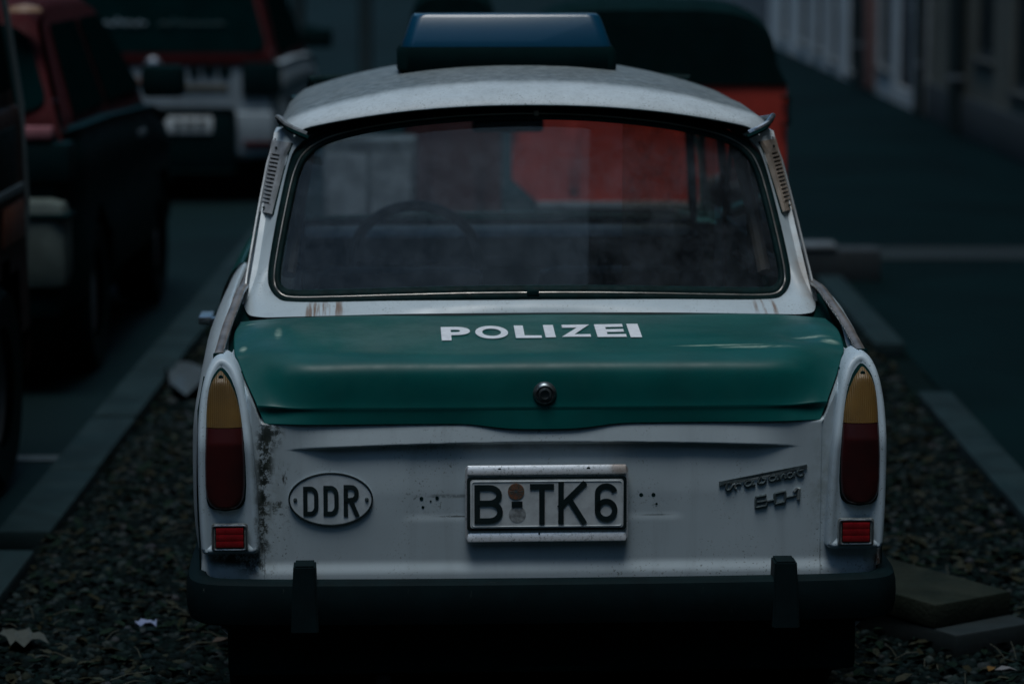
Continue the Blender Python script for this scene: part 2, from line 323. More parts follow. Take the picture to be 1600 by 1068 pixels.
CRED = simple('car_red_paint', (.050, .007, .009), .75, spec=.12); CWHT = simple('car_white_paint', (.30, .36, .40), .6, spec=.2); CDRED = simple('car_dull_red_paint', (.026, .013, .011), .6, spec=.2); CDK = simple('car_dark_paint', (.0006, .013, .015), .6, spec=.06)
CLAMP = simple('car_lamp_red', (.05, .006, .008), .3); GALV = simple('galvanised_steel', (.30, .34, .36), .5, .4)
ORANGE = simple('orange_red_plastic', (.55, .055, .035), .55, var=.18, sc=5, bump=.08); DLID = simple('dark_lid_plastic', (.0006, .013, .014), .75, spec=.06)
MAROON = simple('maroon_plastic', (.09, .03, .03), .6)
def ground_mat(name, c1, c2, sc, rough=.85, bs=.5, fine=180, patch=None, spec=.5):
    b = NB(name); n = b.noise(sc, 6, .7); f = b.noise(fine, 3, .6)
    c = b.mix(b.ramp(n, .3, .7), c1, c2); c = b.mix(b.math('MULTIPLY', b.ramp(f, .45, .7), .45), c, tuple(q * 2.0 for q in c1)); c = b.mix(b.math('MULTIPLY', b.ramp(b.noise(sc * .45, 3, .5, None, 1.5), .42, .62), .45), c, tuple(q * .55 for q in c1))
    b.L(c, b.p.inputs['Base Color']); b.L(b.ramp(n, .3, .7, rough - .12, rough), b.p.inputs['Roughness']); b.p.inputs['Specular IOR Level'].default_value = spec; b.bump(f, bs, .004); return b.m
ASPH = ground_mat('asphalt', (.0012, .010, .0115), (.0028, .016, .018), .6, spec=.12); PAVE = ground_mat('pavement_asphalt', (.0006, .0085, .0095), (.0015, .0125, .014), .8, spec=.06)
CONC = ground_mat('kerb_concrete', (.008, .023, .026), (.018, .036, .040), 5, bs=.3, fine=90, spec=.15); SLAB = ground_mat('slab_concrete', (.010, .016, .012), (.024, .030, .023), 9, bs=.7, fine=110, spec=.1)
SOIL = ground_mat('gravel_soil', (.0008, .006, .006), (.003, .011, .010), 12, bs=1, fine=70, spec=.06)
def attr_mat(name, rough, nm='col'):
    b = NB(name); b.p.inputs['Specular IOR Level'].default_value = .06; a = b.n.new('ShaderNodeAttribute'); a.attribute_name = nm
    mm = b.mix(b.math('MULTIPLY', b.ramp(b.noise(120, 3), .35, .7), .5), a.outputs['Color'], (.003, .010, .010)); b.L(mm, b.p.inputs['Base Color']); b.p.inputs['Roughness'].default_value = rough; return b.m
GRAV = attr_mat('gravel_stones', .8); LEAF = attr_mat('leaf_mat', .75)
PAPER = simple('paper_grey', (.045, .056, .05), .8); PAPERB = simple('paper_blue_white', (.17, .22, .36), .6)

# ================================================================== GROUND
def sheet(name, x0, x1, y0, y1, z, m, nx=2, ny=2, **k):
    G = [[(x, y, z) for x in np.linspace(x0, x1, nx)] for y in np.linspace(y0, y1, ny)]
    return grid(G, name, m, **k)
sheet('ground', -300, 300, -200, 400, -.03, ASPH, kind='structure')
sheet('road', -6.6, -1.56, -30, 95, -.008, ASPH, kind='structure')
sheet('pavement', 1.72, 4.0, -30, 95, -.006, PAVE, kind='structure')
b = MB(); b.box((-9.0, -30, -.02), (-6.6, 95, .1), .01); b.build('far_pavement', PAVE, kind='structure')
# lighter concrete strip across the pavement
b = MB(); b.box((1.80, 16.25, -.02), (3.99, 16.9, .004), 0); o = b.build('concrete_crossing_strip', ground_mat('worn_concrete_strip', (.0015, .010, .0115), (.006, .0165, .019), 1.2), kind='structure')
# gravel bed
xs = np.linspace(-1.56, 1.72, 110); ys = np.linspace(4.5, 20, 400)
X, Y = np.meshgrid(xs, ys); Z = .004 + .006 * np.sin(X * 9 + Y * 3) * np.sin(Y * 7.3 - X * 4) + np.random.rand(*X.shape) * .006
Z -= .02 * np.clip((np.abs(X - .05) - 1.42) / .1, 0, 1)
grid(np.dstack([X, Y, Z]), 'gravel_bed', SOIL, kind='structure')
def ico():
    bm = bmesh.new(); bmesh.ops.create_icosphere(bm, subdivisions=1, radius=1); bm.verts.index_update()
    v = np.array([q.co[:] for q in bm.verts]); f = np.array([[q.index for q in k.verts] for k in bm.faces]); bm.free(); return v, f
IV, IF = ico()
def scatter(name, pos, size, flat, cols, m, **k):
    n = len(pos); nv = len(IV); rs = np.random.RandomState(3)
    V = IV[None] * (1 + .28 * (rs.rand(n, nv, 1) - .5) * 2)
    V = V * size[:, None, :]
    a = rs.rand(n) * 2 * PI; t = (rs.rand(n) - .5) * .7
    ca, sa = np.cos(a)[:, None], np.sin(a)[:, None]; ct, st_ = np.cos(t)[:, None], np.sin(t)[:, None]
    x, y, z = V[..., 0], V[..., 1], V[..., 2]
    y, z = y * ct - z * st_, y * st_ + z * ct; x, y = x * ca - y * sa, x * sa + y * ca
    V = np.stack([x, y, z], -1) + pos[:, None, :]
    F = (IF[None] + (np.arange(n) * nv)[:, None, None]).reshape(-1, 3)
    me = bpy.data.meshes.new(name); me.vertices.add(n * nv); me.vertices.foreach_set('co', V.ravel().astype('f'))
    me.loops.add(F.size); me.loops.foreach_set('vertex_index', F.ravel().astype('i')); me.polygons.add(len(F))
    me.polygons.foreach_set('loop_start', np.arange(0, F.size, 3, dtype='i')); me.update(calc_edges=True)
    at = me.color_attributes.new('col', 'FLOAT_COLOR', 'POINT'); C = np.ones((n, nv, 4), 'f'); C[..., :3] = cols[:, None, :]; at.data.foreach_set('color', C.ravel())
    return link(name, me, m, None, False, **k)
def gravel_points(n, x0, x1, y0, y1): return np.stack([np.random.rand(n) * (x1 - x0) + x0, np.random.rand(n) * (y1 - y0) + y0], -1)
P = np.concatenate([gravel_points(15000, -1.42, -.62, 6.6, 10.5), gravel_points(9000, -1.36, -.62, 10.5, 16), gravel_points(15000, .72, 1.62, 6.6, 10.5), gravel_points(7000, .8, 1.56, 10.5, 16), gravel_points(5200, -.62, .72, 6.2, 7.6), gravel_points(13000, -1.40, 1.58, 4.6, 6.6), gravel_points(5000, -.62, .8, 9.8, 15)])
n = len(P); s = .0065 + .011 * np.random.rand(n) ** 1.8; s = np.where(P[:, 1] > 10.5, s * 1.5, s)
pos = np.column_stack([P, .006 + s * .35]); size = np.stack([s * (1 + .6 * np.random.rand(n)), s, s * (.5 + .35 * np.random.rand(n))], -1)
g = .0045 + .052 * np.random.rand(n) ** 4.2; tint = np.stack([.28 + .62 * g / g.max(), np.ones(n), np.full(n, 1.03)], -1) + (np.random.rand(n, 3) - .5) * .18
warm = np.random.rand(n) < .13
cols = g[:, None] * tint; cols[warm] = g[warm][:, None] * np.array([[.85, 1.0, .72]])
scatter('gravel', pos, size, .6, cols, GRAV, kind='stuff', label='grey loose gravel covering the parking bed around the police car', category='gravel')
# fallen leaves
def leaves(n):
    V = []; F = []; C = []
    for i in range(n):
        side = random.random() < .42; x = random.uniform(-1.4, -.7) if side else random.uniform(.78, 1.6); y = random.uniform(6.8, 15)
        L = random.uniform(.012, .030); W_ = L * random.uniform(.35, .6); a = random.uniform(0, 2 * PI); z = .022 + random.random() * .012; tl = random.uniform(-.5, .5)
        pts = [(-L, 0, 0), (-L * .3, W_, .004), (L * .5, W_ * .7, .006), (L, 0, .002), (L * .5, -W_ * .7, .007), (-L * .3, -W_, .003), (0, 0, -.004)]
        k = len(V)
        for (px, py, pz) in pts:
            V.append((x + px * math.cos(a) - py * math.sin(a), y + px * math.sin(a) + py * math.cos(a), z + pz + px * tl * .6))
        F += [(k + j, k + (j + 1) % 6, k + 6) for j in range(6)]
        q = random.random(); c = (.026, .026, .015) if q < .3 else (.010, .022, .014) if q < .6 else (.040, .044, .032) if q < .72 else (.006, .016, .011)
        C += [c] * 7
    me = bpy.data.meshes.new('leaf_litter'); me.from_pydata(V, [], F); at = me.color_attributes.new('col', 'FLOAT_COLOR', 'POINT')
    at.data.foreach_set('color', np.array([(*c, 1) for c in C], 'f').ravel())
    return link('leaf_litter', me, LEAF, None, True, kind='stuff', label='small brown and dull green leaves littered over the gravel', category='leaves')
leaves(2600)
def twigs(n):
    b = MB()
    for i in range(n):
        sd = random.random() < .4; x = random.uniform(-1.35, -.75) if sd else random.uniform(.8, 1.55); y = random.uniform(6.9, 12); a = random.uniform(0, PI); L = random.uniform(.03, .09)
        p0 = Vector((x, y, .03)); d = Vector((math.cos(a), math.sin(a), random.uniform(-.1, .35))) * L
        b.tube([tuple(p0), tuple(p0 + d * .5 + Vector((0, 0, .006))), tuple(p0 + d)], .0011, 4)
    b.build('dry_twigs', simple('twig', (.05, .055, .04), .8), kind='stuff', label='thin dry twigs and grass stems scattered on the gravel', category='twigs')
twigs(260)
# kerbs ------------------------------------------------------------
def kerb(name, xc, w_, segs, h=.055, L=1.0):
    bb = MB()
    for (y0, y1) in segs: bb.box((xc - w_ / 2 + .01, y0 + .01, -.03), (xc + w_ / 2 - .01, y1 - .01, .01))
    k = bb.build(name, CONC, kind='structure')
    for (y0, y1) in segs:
        n_ = max(1, round((y1 - y0) / L)); st = (y1 - y0) / n_
        for i in range(n_):
            a, b_ = y0 + i * st + .004, y0 + (i + 1) * st - .004; dx = random.uniform(-.004, .004); dz = random.uniform(-.004, .004)
            q = MB(); q.box((xc - w_ / 2 + dx, a, -.02), (xc + w_ / 2 + dx, b_, h + dz), .012); q.build('kerb_stone', CONC, k)
kerb('left_kerb', -1.465, .165, [(4.6, 8.36), (8.63, 20)])
kerb('right_kerb', 1.635, .135, [(4.6, 7.2), (7.3, 11.28), (12.6, 15.1)])
b = MB(); b.box((1.49, 15.3, -.02), (1.93, 15.52, .16), .012); o = b.build('kerb_block', simple('dark_stone_block', (.025, .035, .04), .7), label='low dark stone block with pale top at the far end of the right kerb', category='stone block')
b = MB(); b.box((1.485, 15.29, .161), (1.70, 15.53, .185), .008); b.build('cap', simple('pale_cap', (.12, .14, .15), .5), o)
b = MB(); b.box((-1.76, 10.1, -.006), (-1.58, 10.2, -.002)); b.build('parking_line', simple('road_paint', (.05, .07, .075), .7), kind='structure')

# ================================================================== BUILDINGS
FR = simple('window_frame_grey', (.03, .045, .05), .7); PANE = simple('window_pane_dark', (.002, .010, .013), .25, spec=.2); DBLUE = simple('door_dark_blue', (.006, .016, .035), .5)
def wallmat(n, c): return ground_mat(n, c, tuple(q * .82 for q in c), 1.2, .9, .2, 30)
def facade(bld, side, X, y0, y1, z1, ops, m, depth=6., plinth=None, reveal=.035):
    """wall in plane x=X facing -x (side=1) or +x (side=-1), real openings with reveals"""
    ysc = sorted({y0, y1, *[o[0] for o in ops], *[o[1] for o in ops]}); zsc = sorted({0., z1, *[o[2] for o in ops], *[o[3] for o in ops]})
    mb = MB(); S = side
    for a, b_ in zip(ysc, ysc[1:]):
        for c_, d in zip(zsc, zsc[1:]):
            if any(o[0] <= (a + b_) / 2 <= o[1] and o[2] <= (c_ + d) / 2 <= o[3] for o in ops): continue
            mb.add([(X, a, c_), (X, b_, c_), (X, b_, d), (X, a, d)], [(0, 1, 2, 3) if S < 0 else (3, 2, 1, 0)])
    for (a, b_, c_, d, kind) in ops:
        Xi = X + S * reveal
        mb.add([(X, a, c_), (Xi, a, c_), (Xi, a, d), (X, a, d)], [(0, 1, 2, 3)]); mb.add([(X, b_, c_), (Xi, b_, c_), (Xi, b_, d), (X, b_, d)], [(0, 1, 2, 3)])
        mb.add([(X, a, c_), (Xi, a, c_), (Xi, b_, c_), (X, b_, c_)], [(0, 1, 2, 3)]); mb.add([(X, a, d), (Xi, a, d), (Xi, b_, d), (X, b_, d)], [(0, 1, 2, 3)])
    Xb = X + S * depth
    mb.add([(X, y0, 0), (Xb, y0, 0), (Xb, y0, z1), (X, y0, z1)], [(0, 1, 2, 3)]); mb.add([(X, y1, 0), (Xb, y1, 0), (Xb, y1, z1), (X, y1, z1)], [(0, 1, 2, 3)])
    mb.add([(Xb, y0, 0), (Xb, y1, 0), (Xb, y1, z1), (Xb, y0, z1)], [(0, 1, 2, 3)])
    mb.build('wall', m, bld, smooth=False, fix=False)
    q = MB(); q.add([(X - S * .25, y0, z1), (X - S * .25, y1, z1), (X + S * depth / 2, y1, z1 + 2.4), (X + S * depth / 2, y0, z1 + 2.4), (Xb, y0, z1), (Xb, y1, z1)], [(0, 1, 2, 3), (3, 2, 5, 4)]); q.build('roof', simple('roof_tiles', (.10, .05, .04), .8), bld, smooth=False, fix=False)
    for (a, b_, c_, d, kind) in ops:
        Xf = X + S * (reveal - .012)
        if kind == 'door':
            q = MB(); q.box((min(Xf, Xf + S * .05), a, c_), (max(Xf, Xf + S * .05), b_, d), .01); dd = q.build('door', DBLUE, bld)
            q = MB(); q.box((min(Xf - S * .03, Xf), a + .1, 1.0), (max(Xf - S * .03, Xf), a + .22, 1.04)); q.build('handle', GALV, dd); continue
        q = MB()
        t = .07; xa, xb = min(Xf, Xf + S * .014), max(Xf, Xf + S * .014)
        for bx in (((xa, a, c_), (xb, a + t, d)), ((xa, b_ - t, c_), (xb, b_, d)), ((xa, a + t, c_), (xb, b_ - t, c_ + t)), ((xa, a + t, d - t), (xb, b_ - t, d)), ((xa + .003, (a + b_) / 2 - .02, c_ + t), (xb - .003, (a + b_) / 2 + .02, d - t))): q.box(*bx)
        wd = q.build('window', FR, bld)
        Xp = X + S * (reveal + .005); q = MB(); q.add([(Xp, a, c_), (Xp, b_, c_), (Xp, b_, d), (Xp, a, d)], [(0, 1, 2, 3)]); q.build('pane', PANE, wd, smooth=False)
        q = MB(); q.box((min(X - S * .03, X + S * .03), a - .04, c_ - .05), (max(X - S * .03, X + S * .03), b_ + .04, c_ - .001), .005); q.build('sill', FR, wd)
    if plinth:
        q = MB(); gaps = sorted([(o[0], o[1]) for o in ops if o[2] < plinth[0]]); cur = y0
        for a, b_ in gaps + [(y1, y1)]:
            if a - cur > .05: q.box((min(X - S * .035, X), cur, 0), (max(X - S * .035, X), a, plinth[0]), .006)
            cur = b_
        q.build('plinth', plinth[1], bld)
def upper(y0, y1, step, z, w_=1.0, h=1.7):
    out = []; n_ = int((y1 - y0) / step); off = ((y1 - y0) - n_ * step) / 2
    for zz in z:
        for i in range(n_): c_ = y0 + off + step * (i + .5); out.append((c_ - w_ / 2, c_ + w_ / 2, zz, zz + h, 'window'))
    return out
PLD = simple('plinth_dark', (.035, .050, .055), .8)
bl = empty('townhouse', (0, 0, 0), label='tan brown townhouse with dark plinth nearest on the right of the street', category='building')
facade(bl, 1, 4.0, -20, 28.3, 15.5, [(22.6, 23.6, .52, 2.0, 'window'), (24.55, 25.5, .70, 2.2, 'window'), (19.2, 20.2, .7, 2.2, 'window'), (14.5, 15.6, .05, 2.2, 'door'), (10, 11.1, .7, 2.2, 'window'), (5, 6.1, .7, 2.2, 'window'), (0, 1.1, .7, 2.2, 'window')] + upper(-20, 28.3, 2.6, (3.6, 6.6, 9.6, 12.5)), wallmat('tan_render', (.17, .17, .135)), plinth=(.34, PLD))
bl = empty('townhouse', (0, 0, 0), label='pale grey house with one dark blue doorway between two drainpipes', category='building')
facade(bl, 1, 4.0, 28.75, 33.0, 9, [(29.55, 30.6, .18, 1.5, 'door'), (31.3, 32.2, .30, 1.7, 'window')] + upper(28.75, 33, 2.0, (3.4, 6.2)), wallmat('pale_grey_render', (.66, .70, .70)))
bl = empty('townhouse', (0, 0, 0), label='white rendered house with a row of narrow low windows beyond the pale grey house', category='building')
facade(bl, 1, 4.0, 33.4, 46, 9.5, [(34.3, 35.2, .1, 1.7, 'window'), (36.4, 37.1, .15, 1.6, 'window'), (38.1, 38.9, .2, 1.65, 'window'), (40.1, 41.1, .2, 1.7, 'window'), (43, 44, .2, 1.7, 'window')] + upper(33.4, 46, 2.4, (3.6, 6.5)), wallmat('white_render', (.80, .84, .84)))
bl = empty('townhouse', (0, 0, 0), label='dim grey house at the far end of the right hand row', category='building')
facade(bl, 1, 4.2, 46.3, 95, 10, upper(46.3, 95, 3.2, (.9, 3.9, 6.8)), wallmat('dim_grey_render', (.16, .18, .20)))
bl = empty('gap_wall', (0, 0, 0), label='narrow dark gate wall filling the gap between tan and pale grey houses', category='wall')
b = MB(); b.box((4.25, 28.32, 0), (4.45, 28.74, 4)); b.box((4.25, 33.02, 0), (4.45, 33.38, 4)); b.build('panel', simple('dark_gap', (.01, .02, .022), .8), bl)
def downpipe(y, r, lab, X=3.93):
    b = MB(); b.tube([(X, y, 0.02), (X, y, 9)], r, 12); o = b.build('drainpipe', simple('pipe_dark', (.008, .022, .024), .6), label=lab, category='drainpipe')
    for z in (.5, 2.5, 4.5, 6.5):
        q = MB(); q.lathe([(r + .012, -.02), (r + .012, .02), (r - .01, .02)], (X, y, z), 'z', 14); q.build('bracket', GALV, o)
downpipe(26.1, .075, 'dark drainpipe on the tan townhouse facade right of the window')
downpipe(33.2, .10, 'dark drainpipe between the pale grey house and the white house')
downpipe(28.5, .05, 'thin dark drainpipe at the corner of the pale grey house')
b = MB(); b.box((3.90, 32.45, .05), (3.99, 32.85, 1.6), .01); b.build('notice_board', simple('dull_pink_board', (.26, .13, .11), .7), label='dull pink board on the pale grey house beside its window', category='board')
# left side of the street and street end (dim, mostly hidden behind parked cars)
bl = empty('apartment_house', (0, 0, 0), label='grey apartment house along the left side of the street', category='building')
facade(bl, -1, -9.2, -20, 60, 13, upper(-20, 60, 3.4, (.9, 4, 7, 10)), wallmat('left_grey_render', (.14, .155, .17)))
bl = empty('apartment_house', (0, 0, 0), label='pale house closing off the far end of the street', category='building')
b = MB(); b.box((-22, 97, 0), (12, 105, 13)); b.build('wall', wallmat('end_render', (.2, .22, .25)), bl)
for i in range(9):
    for zz in (1, 4.2, 7.4):
        x = -20 + i * 3.4; q = MB(); q.box((x, 96.93, zz), (x + 1.1, 96.99, zz + 1.7)); q.build('window', PANE, bl)
b = MB(); b.add([(-22.3, 96.6, 13), (12.3, 96.6, 13), (12.3, 101, 15.5), (-22.3, 101, 15.5), (12.3, 105.4, 13), (-22.3, 105.4, 13)], [(0, 1, 2, 3), (3, 2, 4, 5)]); b.build('roof', MATS['roof_tiles'], bl, smooth=False)
bl = empty('apartment_house', (0, 0, 0), label='dark house added unseen behind the viewpoint to block low sky light', category='building')  # unseen block added behind the camera to shut out low sky light
b = MB(); b.box((-25, -24, 0), (14, -16, 17)); b.build('wall', wallmat('sky_block_render', (.10, .10, .10)), bl)
for i in range(10):
    for zz in (1, 4.2, 7.4, 10.4):
        x = -22 + i * 3.4; q = MB(); q.box((x, -15.99, zz), (x + 1.1, -15.93, zz + 1.7)); q.build('window', PANE, bl)
def pole(X, Y, r, lab, h=4.5, box=False):
    b = MB(); b.lathe([(r * 1.25, 0), (r * 1.25, .25), (r, .3), (r, h), (0, h)], (X, Y, 0), 'z', 16); o = b.build('street_pole', simple('pole_dark', (.008, .022, .026), .5), label=lab, category='pole')
    q = MB(); q.lathe([(r * 1.9, -.02), (r * 1.9, .01), (r * 1.1, .03)], (X, Y, .03), 'z', 16); q.build('base', GALV, o)
    if box: q = MB(); q.box((X + r * .6, Y - .08, .82), (X + r + .10, Y + .08, .98), .02); q.build('push_button_box', DLID, o)
pole(-1.83, 25.4, .062, 'dark street pole with a small box beside the red and white hatchback', 4.5, True)
pole(-1.50, 30.3, .075, 'dark bare street pole left of the blue light bar')

# ================================================================== THE POLICE CAR
YAW = R(2.6); CX, CY = .069, 6.3
CAR = empty('police_car', (CX, CY, 0), YAW, label='old white saloon police car with green boot lid and doors, parked on gravel', category='car')
def Wy(x, z): return .462 + .6 * (z - 1.0) + .26 * x * x
# --- boot lid -------------------------------------------------------
A0 = [(0, .42, .958), (0, .25, .943), (0, .12, .928), (0, .052, .916), (0, .014, .890), (0, 0, .822), (0, -.002, .812), (0, -.0015, .800), (0, -.003, .775)]
A1 = [(.30, .42, .958), (.30, .25, .943), (.30, .12, .928), (.30, .052, .916), (.30, .015, .890), (.30, .001, .822), (.30, -.001, .812), (.30, -.0005, .800), (.30, -.002, .776)]
A2 = [(.47, .417, .957), (.47, .25, .944), (.47, .122, .929), (.47, .058, .915), (.47, .018, .889), (.465, .003, .822), (.464, .001, .812), (.462, .0015, .800), (.462, -.002, .776)]
A3 = [(.56, .412, .956), (.56, .25, .951), (.555, .128, .933), (.553, .072, .917), (.548, .030, .886), (.54, .008, .823), (.539, .004, .812), (.535, .006, .801), (.532, -.002, .777)]
A4 = [(.625, .405, .953), (.628, .25, .952), (.622, .145, .932), (.616, .095, .912), (.606, .05, .872), (.590, .014, .824), (.588, .008, .815), (.583, .012, .800), (.575, .002, .778)]
A5 = [(.672, .40, .949), (.679, .25, .940), (.674, .135, .917), (.664, .105, .900), (.648, .066, .868), (.624, .024, .824), (.621, .018, .815), (.614, .018, .800), (.604, .006, .778)]
ST = [[(-a, b_, c_) for a, b_, c_ in S_] for S_ in (A5, A4, A3, A2, A1)] + [A0, A1, A2, A3, A4, A5]
ST = np.array(ST, float)                        # stations x rows x 3
sx = np.array([-.672, -.625, -.56, -.47, -.30, 0, .30, .47, .56, .625, .672])
NU, NV = 150, 110
us = np.linspace(0, 10, NU)
rows = np.stack([cr(ST[:, r], us) for r in range(9)], 1)      # NU x 9 x 3
vs = np.linspace(0, 8, NV)
LID = np.stack([cr(rows[i], vs) for i in range(NU)], 0)       # NU x NV x 3
bul = np.exp(-(LID[..., 0] / .13) ** 4) * np.clip((vs[None] - 6.6) / 1.4, 0, 1)
LID[..., 2] -= .011 * bul; LID[..., 1] -= .006 * bul
# shallow dents that catch the light near the right shoulder
dn = np.exp(-(((LID[..., 0] - .585) / .05) ** 2 + ((LID[..., 1] - .19) / .05) ** 2)); LID[..., 2] -= .013 * dn
dn = np.exp(-(((LID[..., 0] + .60) / .05) ** 2 + ((LID[..., 1] - .2) / .06) ** 2)); LID[..., 2] -= .006 * dn
LID[..., 2] += .0012 * np.sin(LID[..., 0] * 14 + 1) * np.sin(LID[..., 1] * 18)
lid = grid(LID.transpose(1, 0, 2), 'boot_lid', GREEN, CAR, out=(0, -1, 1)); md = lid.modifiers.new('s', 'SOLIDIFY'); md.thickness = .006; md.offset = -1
def lid_pt(x, v):
    k = np.interp(v, vs, np.arange(NV)); k0 = int(min(k, NV - 2)); f = k - k0
    c0 = LID[:, k0] * (1 - f) + LID[:, k0 + 1] * f
    return np.array([x, np.interp(x, c0[:, 0], c0[:, 1]), np.interp(x, c0[:, 0], c0[:, 2])])
def lid_n(x, v):
    a = lid_pt(x + .01, v) - lid_pt(x - .01, v); b_ = lid_pt(x, v + .06) - lid_pt(x, v - .06); n_ = np.cross(a, b_); n_ /= np.linalg.norm(n_)
    return n_ if n_[2] > 0 else -n_
# word on the lid: letters laid on the paint; widths measured along the lid
LT = [('P', 687, 733, 514, 539), ('O', 741, 793, 512, 536), ('L', 804, 845, 511, 535), ('I', 851, 867, 510, 534), ('Z', 877, 925, 510, 533), ('E', 933, 979, 510, 534), ('I', 985, 1003, 510, 535)]
for ch, xa, xb, ya, yb in LT:
    f = lambda q: (q - 845) / 4600 * 6.5 + .006
    va, vb = [np.interp(q, [490, 520, 551], [0, 1, 2]) for q in (yb, ya)]
    A, F = glyph(ch, f(xa), f(xb), va, vb, .0007, .006 if ch == 'I' else .035)
    V = []
    for (x, v, z) in A:
        n_ = lid_n(x, v); V.append(lid_pt(x, v) + n_ * (z + .0022))
    mesh('letter', V, F, LETW, lid, smooth=False)
# lock button
b = MB(); c_ = lid_pt(.002, 4.4)
b.lathe([(.026, .004), (.026, -.006), (.022, -.012), (.0185, -.014), (.017, -.010), (.015, -.010), (.014, -.0155), (.010, -.0165), (.009, -.012), (0, -.012)], (c_[0], c_[1], .841), 'y', 32)
lk = b.build('lock', simple('lock_dull_metal', (.22, .25, .26), .35, .9, var=.3, sc=60), lid)
b = MB(); b.lathe([(.0095, -.0135), (.0085, -.0175), (0, -.0178)], (c_[0], c_[1], .841), 'y', 20); b.build('lock_barrel', RUB, lk) if False else None

# --- rear panel -------------------------------------------------------
def sst(a, b_, x): t = np.clip((x - a) / (b_ - a), 0, 1); return t * t * (3 - 2 * t)
lz = A2
def Ry(x, z):
    ax = np.abs(x); y = .004 * (ax / .6) ** 2 + np.where(ax > .70, ((ax - .70) / .05) ** 2 * .05, 0)
    zc = .734 - .013 * (ax / .55) ** 2; fade = 1 - sst(.44, .56, ax)
    up = np.where(z > zc, np.clip(1 - (z - zc) / .045, 0, 1), 0); dn_ = np.where(z <= zc, np.clip(1 - (zc - z) / .11, 0, 1) ** 1.5, 0)
    stp = sst(-.0045, .0045, z - zc)
    y = y + fade * (-.009 * up * stp + .011 * dn_ * (1 - stp))
    rc = sst(.31, .285, ax) * sst(.560, .578, z) * sst(.722, .705, z); y = y + .0018 * rc
    y = y - .008 * sst(.475, .445, z)
    xe = np.interp(z, [.77, .815, .868, .90, .93], [.608, .625, .652, .668, .69]); mo = sst(-.0012, .0012, ax - xe)
    fol = (.006 + .03 * sst(.45, .6, ax)) * sst(.779, .80, z) + np.interp(z, [.70, .775, .80, .822, .857, .885, .91, .93], [0, .0, .012, .018, .03, .06, .11, .14]) + sst(.779, .79, z) * .014
    y = y + fol * (1 - mo) + mo * (.004 + .06 * sst(.83, .90, z)) + .02 * sst(.632, .65, ax) * sst(.74, .80, z)
    return y
xs = np.concatenate([np.linspace(-.752, -.595, 100)[:-1], np.linspace(-.595, .595, 130), np.linspace(.595, .752, 100)[1:]])
zs = np.concatenate([np.linspace(.425, .70, 60)[:-1], np.linspace(.70, .76, 40)[:-1], np.linspace(.76, .915, 60)])
X, Z = np.meshgrid(xs, zs); xm = np.interp(Z, [.80, .86, .915], [.752, .728, .69]); X = np.where(np.abs(X) > .6, np.sign(X) * (.6 + (np.abs(X) - .6) * (xm - .6) / .152), X); Y = Ry(X, Z); Y += .0008 * np.sin(X * 11) * np.sin(Z * 17)
panel = grid(np.dstack([X, Y, Z]), 'rear_panel', W_PAINT, CAR, out=(0, -1, 0)); md = panel.modifiers.new('s', 'SOLIDIFY'); md.thickness = .004; md.offset = -1
def rp(x, z, o): return (x, float(Ry(np.array(x), np.array(z))) - o, z)
# drill holes left of and right of the plate
for (px, pz, r) in ((-.266, .612, .0042), (-.232, .613, .0040), (-.246, .606, .002), (-.263, .593, .003), (.213, .616, .0045), (.240, .616, .0045), (.247, .596, .0025), (-.18, .70, .001)):
    b = MB(); b.lathe([(r, .003), (r, -.0006), (0, -.0006)], rp(px, pz, 0), 'y', 12); b.build('screw_hole', RUBM, panel)
# --- number plate --------------------------------------------------
pl = MB(); ycp = -.006
def plate_fn(a, b_, t): return (.006 + a, ycp - t, .603 + b_)
pl.prism(rrect(.355, .166, .012), .008, plate_fn); plate = pl.build('number_plate', PFR, CAR, ang=30)
for zc_ in (.0735, -.0745):
    b = MB(); b.tube([(.006 - .171, ycp - .0055, .603 + zc_), (.006 - .167, ycp - .0065, .603 + zc_), (.006 + .167, ycp - .0065, .603 + zc_), (.006 + .171, ycp - .0055, .603 + zc_)], 1, sec=[(0, -.0100), (.0055, -.0100), (.0068, -.0088), (.0070, -.0070), (.0018, .0088), (.0008, .0098), (0, .0100)]); b.build('rolled_edge', PFR, plate)
b = MB(); b.prism([(a, b_ - .0005) for a, b_ in rrect(.347, .118, .007)], .0115, plate_fn); b.build('black_surround', BLK, plate)
b = MB(); b.prism([(a, b_ - .0005) for a, b_ in rrect(.333, .106, .006)], .0135, plate_fn); b.build('plate_face', PLATE, plate)
PC = lambda q: (q - 853) / 730.; PZ = lambda q: (785 - q) / 730.
for ch, xa, xb, ya, yb in (('B', 738, 783, 754, 816), ('-', 797, 814, 781, 789.5), ('T', 826, 864, 753, 815), ('K', 871, 915, 753, 815), ('6', 929, 965, 753, 815)):
    A, F = stroke_glyph(ch, PC(xa), PC(xb), PZ(yb), PZ(ya), .0118, .0007); V = [(.006 + a, ycp - .0150 - z, .603 + q) for a, q, z in A]; mesh('character', V, F, BLK, plate, smooth=False)
